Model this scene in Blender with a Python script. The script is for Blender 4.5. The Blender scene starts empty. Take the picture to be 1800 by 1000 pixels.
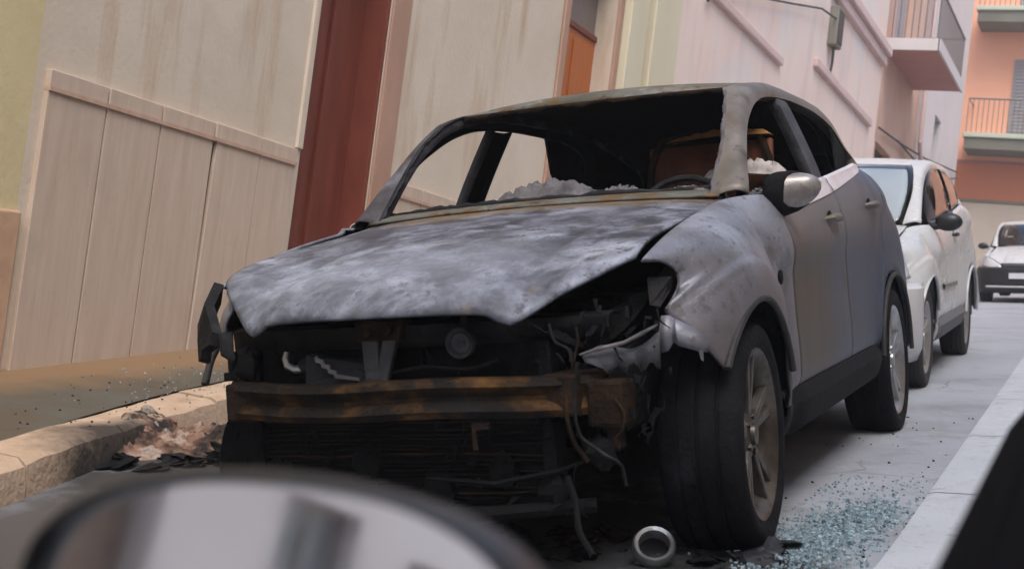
import bpy, bmesh, math, random
import numpy as np
from mathutils import Matrix, Vector

R = math.radians
SC = bpy.context.scene
COL = SC.collection

# ------------------------------------------------------------------ camera
CAMLOC = (1.0074, -4.0022, 0.4928)
CAM_X = (0.90140619, 0.41486488, 0.12391127)      # image right in world axes
CAM_Y = (0.09365317, 0.09259030, -0.99129013)     # image down
CAM_Z = (-0.42272444, 0.90515975, 0.04460806)     # viewing direction
cd = bpy.data.cameras.new('camera')
cam = bpy.data.objects.new('camera', cd); COL.objects.link(cam)
cam.matrix_world = Matrix((
    (CAM_X[0], -CAM_Y[0], -CAM_Z[0], CAMLOC[0]),
    (CAM_X[1], -CAM_Y[1], -CAM_Z[1], CAMLOC[1]),
    (CAM_X[2], -CAM_Y[2], -CAM_Z[2], CAMLOC[2]),
    (0, 0, 0, 1)))
cd.sensor_width = 36.0; cd.lens = 48.0
cd.clip_start = 0.05; cd.clip_end = 3000
cd.dof.use_dof = True; cd.dof.focus_distance = 5.2; cd.dof.aperture_fstop = 5.6
SC.camera = cam

# ------------------------------------------------------------------ sky, sun, exposure
SUN_EL, SUN_AZ = R(58), R(150)
w = bpy.data.worlds.new('World'); SC.world = w; w.use_nodes = True
nt = w.node_tree
bg = nt.nodes['Background']
sky = nt.nodes.new('ShaderNodeTexSky'); sky.sky_type = 'NISHITA'; sky.sun_disc = False
sky.sun_elevation = SUN_EL; sky.sun_rotation = SUN_AZ
sky.air_density = 1.0; sky.dust_density = 2.5; sky.ozone_density = 1.0
hs = nt.nodes.new('ShaderNodeHueSaturation'); hs.inputs['Saturation'].default_value = 0.85
nt.links.new(sky.outputs[0], hs.inputs['Color']); nt.links.new(hs.outputs[0], bg.inputs[0])
bg.inputs[1].default_value = 0.14
sl = bpy.data.lights.new('sun', 'SUN'); sl.energy = 1.1; sl.angle = R(35); sl.color = (1, .985, .965)
so = bpy.data.objects.new('sun', sl); COL.objects.link(so)
sd = Vector((math.sin(SUN_AZ) * math.cos(SUN_EL), math.cos(SUN_AZ) * math.cos(SUN_EL), math.sin(SUN_EL)))
so.rotation_euler = sd.to_track_quat('Z', 'Y').to_euler()
SC.view_settings.view_transform = 'Standard'; SC.view_settings.look = 'None'
SC.view_settings.exposure = 1.0; SC.view_settings.gamma = 1.0
SC.view_settings.use_curve_mapping = False
SC.render.engine = 'CYCLES'
SC.cycles.use_denoising = True
SC.render.filter_size = 2.0
SC.cycles.use_adaptive_sampling = True; SC.cycles.adaptive_threshold = .02
SC.cycles.caustics_reflective = True; SC.cycles.caustics_refractive = True
SC.cycles.max_bounces = 8; SC.cycles.diffuse_bounces = 4; SC.cycles.glossy_bounces = 4
SC.cycles.transmission_bounces = 6; SC.cycles.transparent_max_bounces = 8

# ------------------------------------------------------------------ materials
def hexc(r, g, b):
    f = lambda c: (c / 255 / 12.92) if c / 255 <= .04045 else ((c / 255 + .055) / 1.055) ** 2.4
    return (f(r), f(g), f(b), 1)

MATS = {}
def pm(name, stops, scale=3.0, rough=.8, metal=0.0, bump=.15, bscale=60.0, detail=6, stretch=(1, 1, 1),
       spec=.4, rvar=.1, second=None, distort=0.0, bdist=.01):
    """procedural material: noise -> colour ramp, an optional second layer of patches, bump from fine noise"""
    m = bpy.data.materials.new(name); m.use_nodes = True; MATS[name] = m
    n = m.node_tree.nodes; l = m.node_tree.links
    b = n['Principled BSDF']
    tc = n.new('ShaderNodeTexCoord'); mp = n.new('ShaderNodeMapping'); mp.inputs['Scale'].default_value = stretch
    l.new(tc.outputs['Object'], mp.inputs[0])
    nz = n.new('ShaderNodeTexNoise'); nz.inputs['Scale'].default_value = scale
    nz.inputs['Detail'].default_value = detail; nz.inputs['Roughness'].default_value = .62
    nz.inputs['Distortion'].default_value = distort
    l.new(mp.outputs[0], nz.inputs['Vector'])
    rp = n.new('ShaderNodeValToRGB'); e = rp.color_ramp.elements
    while len(e) < len(stops): e.new(.5)
    for k, (p, c) in enumerate(stops):
        e[k].position = p; e[k].color = c if len(c) == 4 else (*c, 1)
    l.new(nz.outputs['Fac'], rp.inputs[0])
    col = rp.outputs[0]
    for sec in (second or []):          # (scale, lo, hi, colour, stretch, amount)
        s2, lo, hi, c2, st2, am = sec
        mp2 = n.new('ShaderNodeMapping'); mp2.inputs['Scale'].default_value = st2
        mp2.inputs['Location'].default_value = (s2 * 1.7, lo * 9, hi * 5)
        l.new(tc.outputs['Object'], mp2.inputs[0])
        n2 = n.new('ShaderNodeTexNoise'); n2.inputs['Scale'].default_value = s2; n2.inputs['Detail'].default_value = 7
        n2.inputs['Roughness'].default_value = .65
        l.new(mp2.outputs[0], n2.inputs['Vector'])
        mr = n.new('ShaderNodeMapRange'); mr.inputs['From Min'].default_value = lo; mr.inputs['From Max'].default_value = hi
        mr.inputs['To Max'].default_value = am
        l.new(n2.outputs['Fac'], mr.inputs['Value'])
        mx = n.new('ShaderNodeMix'); mx.data_type = 'RGBA'
        l.new(mr.outputs[0], mx.inputs[0]); l.new(col, mx.inputs[6]); mx.inputs[7].default_value = c2 if len(c2) == 4 else (*c2, 1)
        col = mx.outputs[2]
    l.new(col, b.inputs['Base Color'])
    nb = n.new('ShaderNodeTexNoise'); nb.inputs['Scale'].default_value = bscale; nb.inputs['Detail'].default_value = 5
    l.new(mp.outputs[0], nb.inputs['Vector'])
    if bump > 0:
        bp = n.new('ShaderNodeBump'); bp.inputs['Strength'].default_value = bump; bp.inputs['Distance'].default_value = bdist
        l.new(nb.outputs['Fac'], bp.inputs['Height']); l.new(bp.outputs[0], b.inputs['Normal'])
    mr = n.new('ShaderNodeMapRange'); mr.inputs['To Min'].default_value = max(.02, rough - rvar)
    mr.inputs['To Max'].default_value = min(1, rough + rvar)
    l.new(nz.outputs['Fac'], mr.inputs['Value']); l.new(mr.outputs[0], b.inputs['Roughness'])
    b.inputs['Metallic'].default_value = metal
    b.inputs['Specular IOR Level'].default_value = spec
    return m

ONE = (1, 1, 1)
# plaster and stone
pm('yellow_plaster', [(0.3, hexc(198, 181, 138)), (0.7, hexc(212, 197, 154))], 1.4, .9, bump=.25, bscale=25)
pm('pink_plinth', [(.3, hexc(176, 140, 112)), (.7, hexc(196, 162, 132))], 2.2, .9, bump=.3, bscale=18,
   second=[(1.6, .52, .68, hexc(150, 104, 78), ONE, .5)])
pm('cream_plaster', [(.3, hexc(199, 183, 162)), (.5, hexc(207, 192, 173)), (.72, hexc(214, 200, 183))], .9, .9, bump=.22, bscale=30,
   second=[(2.2, .54, .70, hexc(172, 140, 106), (1, 1.6, .18), .65), (5., .6, .8, hexc(220, 208, 194), ONE, .3), (1.3, .55, .72, hexc(182, 168, 152), ONE, .5), (60, .64, .72, hexc(168, 150, 132), ONE, .4)])
pm('travertine', [(0.28, hexc(186, 164, 144)), (0.5, hexc(195, 174, 155)), (0.72, hexc(203, 184, 166))], 2.6, .62, bump=.12, bscale=40,
   stretch=(1, 7, .55), second=[(9, .58, .72, hexc(170, 146, 126), (1, 5, .3), .4), (2.2, .58, .74, hexc(186, 148, 130), (1, 1, .5), .4), (1.5, .55, .7, hexc(176, 158, 142), ONE, .5), (50, .62, .72, hexc(150, 128, 110), ONE, .4)])
pm('stone_cap', [(.3, hexc(178, 146, 126)), (.7, hexc(196, 166, 146))], 5, .65, bump=.12, bscale=60, stretch=(1, 3, 1))
pm('jamb_stone', [(.3, hexc(160, 124, 104)), (.7, hexc(182, 146, 124))], 2.2, .7, bump=.15, bscale=40, stretch=(1, 1, .4))
pm('rust_paint', [(0.3, hexc(104, 50, 38)), (0.7, hexc(124, 64, 48))], 3, .5, bump=.08, bscale=40, stretch=(1, 4, .5))
pm('orange_wood', [(.3, hexc(160, 86, 36)), (.5, hexc(177, 99, 44)), (.75, hexc(149, 76, 34))], 5, .5, bump=.1, bscale=30, stretch=(1, 9, .5))
pm('transom_grey', [(.3, hexc(112, 98, 92)), (.7, hexc(128, 114, 106))], 3, .4, bump=.05)
pm('cream_pilaster', [(.3, hexc(203, 192, 162)), (.7, hexc(215, 205, 179))], 1.2, .85, bump=.2, bscale=30, stretch=(1, 1, .3))
pm('grey_recess', [(.3, hexc(150, 136, 112)), (.7, hexc(166, 152, 128))], 2, .85, bump=.2)
pm('pink_plaster', [(0.3, hexc(221, 194, 181)), (0.5, hexc(228, 204, 191)), (0.75, hexc(224, 209, 196))], .5, .9, bump=.2, bscale=20,
   second=[(.8, .55, .72, hexc(206, 176, 168), (1, 1, .5), .5), (1.4, .52, .68, hexc(196, 178, 172), (1, 1.5, .2), .55), (.45, .5, .62, hexc(212, 208, 204), ONE, .5)])
pm('pink_band', [(.3, hexc(197, 169, 162)), (.7, hexc(213, 187, 180))], 2, .85, bump=.15)
pm('peach_plaster', [(.3, hexc(196, 158, 138)), (.7, hexc(214, 180, 160))], .8, .9, bump=.2, bscale=20)
pm('white_plaster', [(0.3, hexc(199, 190, 187)), (0.7, hexc(210, 202, 199))], .6, .9, bump=.2, bscale=18)
pm('slab_pink', [(.3, hexc(170, 122, 114)), (.7, hexc(186, 138, 130))], 1.3, .9, bump=.2)
pm('orange_plaster', [(0.3, hexc(242, 176, 143)), (0.55, hexc(250, 186, 153)), (0.8, hexc(237, 178, 149))], .45, .9, bump=.15, bscale=14)
pm('orange_lower', [(0.3, hexc(201, 126, 94)), (0.7, hexc(208, 133, 101))], .6, .9, bump=.15, bscale=14)
pm('beige_base', [(.3, hexc(190, 176, 158)), (.7, hexc(206, 192, 174))], .8, .9, bump=.2)
pm('slab_grey', [(.3, hexc(112, 110, 98)), (.7, hexc(132, 128, 116))], 1.5, .9, bump=.2)
pm('slab_edge', [(.3, hexc(188, 196, 172)), (.7, hexc(206, 208, 190))], 1.5, .85, bump=.2)
pm('iron_railing', [(.3, (.16, .14, .135)), (.7, (.22, .19, .18))], 9, .6, .2, bump=.1)
pm('iron', [(.3, (.05, .045, .045)), (.7, (.08, .07, .065))], 9, .55, .4, bump=.1)
pm('shutter_grey', [(.3, hexc(150, 146, 148)), (.7, hexc(164, 160, 160))], 3, .6, bump=.1)
pm('dark_opening', [(.3, (.05, .045, .04)), (.7, (.08, .07, .06))], 4, .6, bump=.1)
pm('brown_shutter', [(.3, hexc(96, 78, 66)), (.7, hexc(112, 92, 78))], 4, .6, bump=.1)
pm('cable_black', [(.3, (.03, .03, .03)), (.7, (.05, .05, .05))], 8, .6, bump=0)
# ground
pm('asphalt', [(0.25, hexc(145, 148, 155)), (0.5, hexc(159, 162, 169)), (0.75, hexc(169, 172, 178))], 1.1, .8, bump=.55, bscale=180, rvar=.2,
   second=[(3.2, .52, .70, hexc(128, 127, 126), ONE, .6), (55, .58, .7, hexc(192, 192, 190), ONE, .35), (22, .60, .72, hexc(104, 104, 106), ONE, .5), (110, .58, .68, hexc(96, 97, 100), ONE, .5), (.9, .52, .66, hexc(126, 124, 122), ONE, .5)], bdist=.006)
pm('scorched_ground', [(.3, (.008, .008, .009)), (.6, (.02, .02, .022)), (.8, (.05, .05, .052))], 5, .7, bump=.6, bscale=90)
pm('pavement_concrete', [(0.25, hexc(83, 70, 51)), (0.5, hexc(88, 78, 64)), (0.75, hexc(81, 78, 69))], 1.1, .9, bump=.4, bscale=70,
   second=[(2.4, .5, .68, hexc(90, 92, 84), ONE, .6), (7, .58, .72, hexc(92, 70, 48), ONE, .5), (40, .6, .72, hexc(70, 60, 50), ONE, .5)])
pm('kerb_stone', [(0.25, hexc(168, 141, 115)), (0.55, hexc(188, 162, 137)), (0.8, hexc(158, 132, 107))], 3, .85, bump=.5, bscale=40,
   second=[(4, .56, .72, hexc(120, 88, 62), ONE, .6)], bdist=.015)
pm('gutter_concrete', [(0.25, hexc(180, 183, 187)), (0.7, hexc(196, 199, 204))], 1.6, .8, bump=.4, bscale=120,
   second=[(4, .54, .70, hexc(150, 150, 152), ONE, .6), (18, .58, .70, hexc(120, 120, 120), ONE, .5), (90, .58, .68, hexc(130, 130, 132), ONE, .5)], bdist=.008)
def cracks(mname, scale, width, colour, amt):
    m = MATS[mname]; n = m.node_tree.nodes; l = m.node_tree.links; b = n['Principled BSDF']
    src = b.inputs['Base Color'].links[0].from_socket
    tc = n.new('ShaderNodeTexCoord'); nz = n.new('ShaderNodeTexNoise'); nz.inputs['Scale'].default_value = scale * 2.2; nz.inputs['Detail'].default_value = 8
    l.new(tc.outputs['Object'], nz.inputs['Vector'])
    mxv = n.new('ShaderNodeVectorMath'); mxv.operation = 'MULTIPLY_ADD'; mxv.inputs[1].default_value = (.35 / scale,) * 3
    l.new(nz.outputs['Color'], mxv.inputs[0]); l.new(tc.outputs['Object'], mxv.inputs[2])
    vo = n.new('ShaderNodeTexVoronoi'); vo.feature = 'DISTANCE_TO_EDGE'; vo.inputs['Scale'].default_value = scale; l.new(mxv.outputs[0], vo.inputs['Vector'])
    n2 = n.new('ShaderNodeTexNoise'); n2.inputs['Scale'].default_value = scale * .8; l.new(tc.outputs['Object'], n2.inputs['Vector'])
    mr = n.new('ShaderNodeMapRange'); mr.inputs['From Min'].default_value = 0; mr.inputs['From Max'].default_value = width; mr.inputs['To Min'].default_value = amt; mr.inputs['To Max'].default_value = 0
    l.new(vo.outputs['Distance'], mr.inputs['Value'])
    m2 = n.new('ShaderNodeMapRange'); m2.inputs['From Min'].default_value = .48; m2.inputs['From Max'].default_value = .60; l.new(n2.outputs['Fac'], m2.inputs['Value'])
    mu = n.new('ShaderNodeMath'); mu.operation = 'MULTIPLY'; l.new(mr.outputs[0], mu.inputs[0]); l.new(m2.outputs[0], mu.inputs[1])
    mx = n.new('ShaderNodeMix'); mx.data_type = 'RGBA'; l.new(mu.outputs[0], mx.inputs[0]); l.new(src, mx.inputs[6]); mx.inputs[7].default_value = colour
    l.new(mx.outputs[2], b.inputs['Base Color'])
cracks('asphalt', 1.3, .012, hexc(92, 92, 94), .7)
cracks('pavement_concrete', 1.6, .010, hexc(60, 50, 42), .7)
def stain(mname, spots, colour, axes=(0, 1), amt=.93, nscale=3.5):
    """burnt stains with ragged edges: ellipses (x, y, rx, ry) in the ground plane broken up by noise"""
    m = MATS[mname]; n = m.node_tree.nodes; l = m.node_tree.links; b = n['Principled BSDF']
    src = b.inputs['Base Color'].links[0].from_socket
    tc = n.new('ShaderNodeTexCoord'); nz = n.new('ShaderNodeTexNoise'); nz.inputs['Scale'].default_value = nscale; nz.inputs['Detail'].default_value = 9
    nz.inputs['Roughness'].default_value = .7
    l.new(tc.outputs['Object'], nz.inputs['Vector'])
    for (x, y, rx, ry, soft) in spots:
        mp = n.new('ShaderNodeMapping'); mp.vector_type = 'POINT'
        lo = [0, 0, 0]; sk = [0, 0, 0]; lo[axes[0]] = -x / rx; lo[axes[1]] = -y / ry; sk[axes[0]] = 1 / rx; sk[axes[1]] = 1 / ry
        mp.inputs['Location'].default_value = lo; mp.inputs['Scale'].default_value = sk
        l.new(tc.outputs['Object'], mp.inputs[0])
        ln = n.new('ShaderNodeVectorMath'); ln.operation = 'LENGTH'; l.new(mp.outputs[0], ln.inputs[0])
        ad = n.new('ShaderNodeMath'); ad.operation = 'MULTIPLY_ADD'; ad.inputs[1].default_value = 1.3; l.new(nz.outputs['Fac'], ad.inputs[0]); 
        sb = n.new('ShaderNodeMath'); sb.operation = 'SUBTRACT'; sb.inputs[1].default_value = .65; l.new(ln.outputs['Value'], sb.inputs[0]); l.new(sb.outputs[0], ad.inputs[2])
        mr = n.new('ShaderNodeMapRange'); mr.inputs['From Min'].default_value = 1 - soft; mr.inputs['From Max'].default_value = 1 + soft
        mr.inputs['To Min'].default_value = amt; mr.inputs['To Max'].default_value = 0; l.new(ad.outputs[0], mr.inputs['Value'])
        mx = n.new('ShaderNodeMix'); mx.data_type = 'RGBA'; l.new(mr.outputs[0], mx.inputs[0]); l.new(src, mx.inputs[6]); mx.inputs[7].default_value = colour
        src = mx.outputs[2]
    l.new(src, b.inputs['Base Color'])
stain('asphalt', [(-.85, -.2, .90, .95, .22), (-1.15, 1.2, .6, 1.2, .35), (-2.25, .35, .45, .60, .3), (.08, -.38, .28, .40, .3)], (.012, .012, .013, 1))
stain('asphalt', [(-1.95, -.9, .60, 1.6, .5), (-2.5, 1.6, .3, 1.2, .4)], (.055, .043, .034, 1), amt=.9)
stain('kerb_stone', [(-2.50, .42, .34, .50, .3)], (.02, .017, .015, 1))
stain('pavement_concrete', [(-3.85, 2.0, .35, 4.0, .4)], hexc(140, 108, 74), amt=.7)
# burnt car
ASH = (.30, .32, .365)
pm('ash_bonnet', [(.37, hexc(50, 49, 56)), (.44, hexc(78, 79, 88)), (.50, hexc(108, 111, 122)), (.57, hexc(136, 140, 152)), (.66, hexc(158, 162, 174))], 6.5, .62, .15, bump=.5, bscale=45,
   detail=12, rvar=.15, distort=.35, spec=.3, second=[(17, .57, .63, hexc(42, 40, 46), ONE, .85), (2.2, .50, .62, hexc(70, 69, 78), ONE, .6), (60, .58, .64, hexc(60, 58, 64), ONE, .6), (9, .60, .66, hexc(96, 82, 66), ONE, .6)], bdist=.005)
pm('ash_fender', [(.3, hexc(107, 106, 113)), (.5, hexc(131, 132, 141)), (.7, hexc(158, 162, 173))], 3.0, .48, .40, bump=.28, bscale=90, rvar=.15, distort=.3,
   second=[(2.6, .52, .66, hexc(104, 100, 102), ONE, .6), (30, .57, .65, hexc(74, 69, 68), ONE, .6), (9, .57, .63, hexc(96, 88, 84), ONE, .6), (80, .60, .68, hexc(176, 176, 182), ONE, .45)], bdist=.004)
pm('scorched_side', [(0.28, hexc(60, 66, 84)), (0.5, hexc(72, 82, 100)), (0.72, hexc(91, 106, 132))], 1.5, .45, .35, bump=.22, bscale=110, rvar=.15,
   stretch=(1, 1.6, .6), second=[(1.3, .5, .72, hexc(108, 94, 72), (1, 1.8, .4), .5), (45, .58, .66, hexc(64, 57, 53), ONE, .6), (12, .58, .64, hexc(70, 64, 60), (1, 1, .6), .55), (90, .60, .68, hexc(132, 124, 116), ONE, .45),
   (2.4, .56, .74, hexc(86, 82, 84), (1, 1, .4), .6)], bdist=.003)
pm('scorched_pillar', [(.3, hexc(87, 79, 69)), (.5, hexc(113, 105, 97)), (.72, hexc(135, 130, 124))], 4, .5, .35, bump=.25, bscale=60,
   second=[(5, .52, .64, hexc(104, 84, 54), ONE, .7), (12, .56, .66, hexc(62, 58, 58), ONE, .7)], bdist=.004)
pm('burnt_roof', [(.3, hexc(74, 69, 59)), (.5, hexc(102, 100, 90)), (.72, hexc(128, 132, 133))], 3.2, .6, .3, bump=.3, bscale=60,
   second=[(4, .48, .58, hexc(104, 74, 32), (2, 1, 1), .8), (9, .54, .62, hexc(44, 40, 40), ONE, .8), (14, .60, .68, hexc(150, 148, 150), ONE, .6)], bdist=.004)
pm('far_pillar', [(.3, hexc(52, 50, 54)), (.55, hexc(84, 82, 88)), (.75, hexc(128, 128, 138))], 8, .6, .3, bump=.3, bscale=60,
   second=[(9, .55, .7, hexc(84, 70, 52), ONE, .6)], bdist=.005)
pm('soot', [(.3, (.002, .002, .003)), (.6, (.005, .005, .006)), (.8, (.012, .011, .011))], 12, .85, bump=.5, bscale=70, spec=.2)
pm('charred_steel', [(.3, (.006, .006, .007)), (.55, (.014, .013, .014)), (.8, (.04, .037, .038))], 14, .6, .3, bump=.4, bscale=70, spec=.3)
for _k, _v in (('Metallic', 0), ('Specular IOR Level', 0.12)): MATS['charred_steel'].node_tree.nodes['Principled BSDF'].inputs[_k].default_value = _v
pm('charred_grey', [(.3, (.012, .012, .013)), (.55, (.026, .026, .029)), (.8, (.06, .06, .066))], 11, .65, .3, bump=.4, bscale=60, spec=.3)
for _k, _v in (('Metallic', 0), ('Specular IOR Level', 0.12)): MATS['charred_grey'].node_tree.nodes['Principled BSDF'].inputs[_k].default_value = _v
pm('rust_beam', [(.3, (.007, .006, .006)), (.47, (.013, .010, .008)), (.57, (.06, .03, .011)), (.74, (.15, .075, .026))], 6, .75, .15, bump=.5, bscale=70,
   stretch=(1, 1, 1.6), second=[(3.2, .52, .62, (.012, .011, .012), (1, 1, 1), .9)])
for _k, _v in (('Metallic', 0), ('Specular IOR Level', 0.12)): MATS['rust_beam'].node_tree.nodes['Principled BSDF'].inputs[_k].default_value = _v
pm('scorched_bracket', [(.3, (.028, .028, .031)), (.55, (.06, .06, .066)), (.8, (.12, .12, .13))], 11, .7, .2, bump=.4, bscale=60, spec=.3)
pm('rust_dark', [(.3, (.008, .006, .005)), (.5, (.018, .011, .008)), (.75, (.05, .027, .013))], 9, .8, .1, bump=.5, bscale=70)
for _k, _v in (('Metallic', 0), ('Specular IOR Level', 0.12)): MATS['rust_dark'].node_tree.nodes['Principled BSDF'].inputs[_k].default_value = _v
pm('rust_red', [(.3, (.05, .016, .009)), (.55, (.12, .038, .018)), (.8, (.22, .085, .035))], 8, .8, .05, bump=.4, bscale=60)
pm('rust_orange', [(.3, (.16, .07, .02)), (.6, (.34, .16, .045)), (.8, (.42, .24, .1))], 9, .8, .05, bump=.4, bscale=60)
pm('ash_white', [(.3, hexc(128, 120, 116)), (.55, hexc(188, 180, 174)), (.8, hexc(214, 208, 202))], 14, .95, bump=.6, bscale=50)
pm('ash_grey', [(0.3, hexc(66, 62, 64)), (0.55, hexc(104, 100, 102)), (0.8, hexc(132, 128, 130))], 12, .95, bump=.6, bscale=50)
pm('bare_alloy', [(.3, (.24, .24, .25)), (.7, (.5, .5, .51))], 10, .32, .85, bump=.15)
pm('burnt_alloy', [(.3, (.03, .025, .022)), (.5, (.075, .062, .052)), (.75, (.20, .18, .16))], 6, .42, .7, bump=.25, bscale=40,
   second=[(5, .54, .66, (.13, .08, .045), ONE, .6)])
pm('burnt_tyre', [(.3, (.004, .004, .005)), (.6, (.009, .009, .010)), (.8, (.026, .026, .029))], 7, .75, bump=.5, bscale=50,
   second=[(5, .58, .7, (.035, .037, .042), ONE, .5)])
for _k, _v in (('Metallic', 0), ('Specular IOR Level', 0.12)): MATS['burnt_tyre'].node_tree.nodes['Principled BSDF'].inputs[_k].default_value = _v
pm('sooty_plastic', [(.3, (.03, .028, .028)), (.6, (.05, .047, .046)), (.8, (.085, .08, .078))], 8, .6, bump=.3, bscale=50)
for _k, _v in (('Metallic', 0), ('Specular IOR Level', 0.12)): MATS['sooty_plastic'].node_tree.nodes['Principled BSDF'].inputs[_k].default_value = _v
pm('mirror_shell', [(.3, hexc(86, 74, 68)), (.5, hexc(140, 132, 128)), (.7, hexc(196, 194, 194))], 5.5, .35, .5, bump=.2, bscale=40)
pm('belt_skylit', [(0.3, hexc(196, 188, 190)), (0.7, hexc(214, 206, 210))], 6, .4, .1, bump=.1)  # pale tone paints skylight on the upturned door shoulder into the colour
# other cars
pm('white_paint', [(.3, (.50, .50, .50)), (.7, (.57, .57, .57))], 2, .28, bump=0, spec=.5, rvar=.05)
pm('black_plastic', [(.3, (.014, .014, .016)), (.7, (.024, .024, .026))], 12, .38, bump=.1, spec=.4)
pm('matt_black', [(.3, (.002, .002, .003)), (.7, (.004, .004, .005))], 9, .9, bump=.1, spec=.04)
pm('tyre_rubber', [(.3, (.02, .02, .021)), (.7, (.035, .035, .036))], 9, .8, bump=.2)
pm('grey_alloy', [(.3, (.30, .28, .27)), (.7, (.42, .40, .38))], 7, .4, .7, bump=.1)
pm('lamp_lens', [(.3, (.55, .56, .58)), (.7, (.7, .7, .72))], 8, .15, .2, bump=0)
pm('plate_white', [(.3, (.68, .68, .72)), (.7, (.74, .74, .78))], 6, .4, bump=0)
pm('sky_silver', [(.3, (.44, .47, .50)), (.7, (.50, .53, .56))], 5, .5, bump=.2, bscale=20)
pm('grey_trim', [(.3, hexc(118, 116, 114)), (.7, hexc(136, 134, 132))], 6, .5, bump=.05)
pm('cabin_dark', [(.3, (.10, .10, .105)), (.7, (.15, .15, .155))], 6, .8, bump=.1)
pm('rubble_pink', [(.3, hexc(115, 81, 65)), (.55, hexc(141, 109, 95)), (.8, hexc(153, 132, 121))], 6, .9, bump=.5, bscale=40)
pm('rubble_pale', [(.3, hexc(132, 118, 105)), (.6, hexc(153, 142, 132)), (.8, hexc(112, 93, 75))], 6, .9, bump=.5, bscale=40)
pm('wet_black', [(.3, (.012, .012, .014)), (.7, (.03, .03, .034))], 9, .3, bump=.4)

def glass_mat(name, tint, rough=0.0, trans=1.0):
    m = bpy.data.materials.new(name); m.use_nodes = True; MATS[name] = m
    n = m.node_tree.nodes; l = m.node_tree.links
    b = n['Principled BSDF']
    nz = n.new('ShaderNodeTexNoise'); nz.inputs['Scale'].default_value = 4
    mr = n.new('ShaderNodeMapRange'); mr.inputs['To Min'].default_value = rough; mr.inputs['To Max'].default_value = rough + .05
    l.new(nz.outputs['Fac'], mr.inputs['Value']); l.new(mr.outputs[0], b.inputs['Roughness'])
    b.inputs['Base Color'].default_value = tint
    b.inputs['Transmission Weight'].default_value = trans
    b.inputs['IOR'].default_value = 1.5
    return m
glass_mat('car_glass', (.94, .97, .98, 1)); MATS['car_glass'].node_tree.nodes['Principled BSDF'].inputs['IOR'].default_value = 1.5
glass_mat('tinted_glass', (.22, .25, .27, 1)); MATS['tinted_glass'].node_tree.nodes['Principled BSDF'].inputs['IOR'].default_value = 1.15
pm('crumb_glass', [(.35, (.10, .14, .16)), (.46, (.30, .42, .47)), (.56, (.52, .66, .71)), (.66, (.85, .92, .94))], 60, .12, bump=0, spec=.8, rvar=.08)
MATS['crumb_glass'].node_tree.nodes['Principled BSDF'].inputs['Transmission Weight'].default_value = .3
glass_mat('sooty_glass', (.01, .01, .011, 1), .3, 0.0)
glass_mat('window_glass', (.09, .10, .11, 1), .08, 0.0)
def mirror_mat():
    m = bpy.data.materials.new('mirror_glass'); m.use_nodes = True; MATS['mirror_glass'] = m
    n = m.node_tree.nodes; l = m.node_tree.links; b = n['Principled BSDF']
    nz = n.new('ShaderNodeTexNoise'); nz.inputs['Scale'].default_value = 6
    mr = n.new('ShaderNodeMapRange'); mr.inputs['To Min'].default_value = .02; mr.inputs['To Max'].default_value = .09
    l.new(nz.outputs['Fac'], mr.inputs['Value']); l.new(mr.outputs[0], b.inputs['Roughness'])
    b.inputs['Metallic'].default_value = 1; b.inputs['Base Color'].default_value = (.78, .79, .80, 1)
mirror_mat()

# ------------------------------------------------------------------ helpers
def ob(name, V, F, m, parent=None, smooth=True, solid=0.0, inner=None, bevel=0.0, sub=0, off=-1.0, sharp=35):
    me = bpy.data.meshes.new(name)
    me.from_pydata([tuple(map(float, v)) for v in V], [], [tuple(int(i) for i in f) for f in F]); me.update()
    me.materials.append(MATS[m])
    if inner: me.materials.append(MATS[inner])
    o = bpy.data.objects.new(name, me); COL.objects.link(o)
    if parent: o.parent = parent
    if smooth:
        for p in me.polygons: p.use_smooth = True
        try: me.set_sharp_from_angle(angle=R(sharp))
        except Exception: pass
    if sub:
        s = o.modifiers.new('sub', 'SUBSURF'); s.levels = sub; s.render_levels = sub
    if solid:
        s = o.modifiers.new('thick', 'SOLIDIFY'); s.thickness = solid; s.offset = off
        if inner: s.material_offset = 1; s.material_offset_rim = 0
    if bevel:
        s = o.modifiers.new('bevel', 'BEVEL'); s.width = bevel; s.segments = 2; s.limit_method = 'ANGLE'; s.angle_limit = R(40)
    return o

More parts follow.
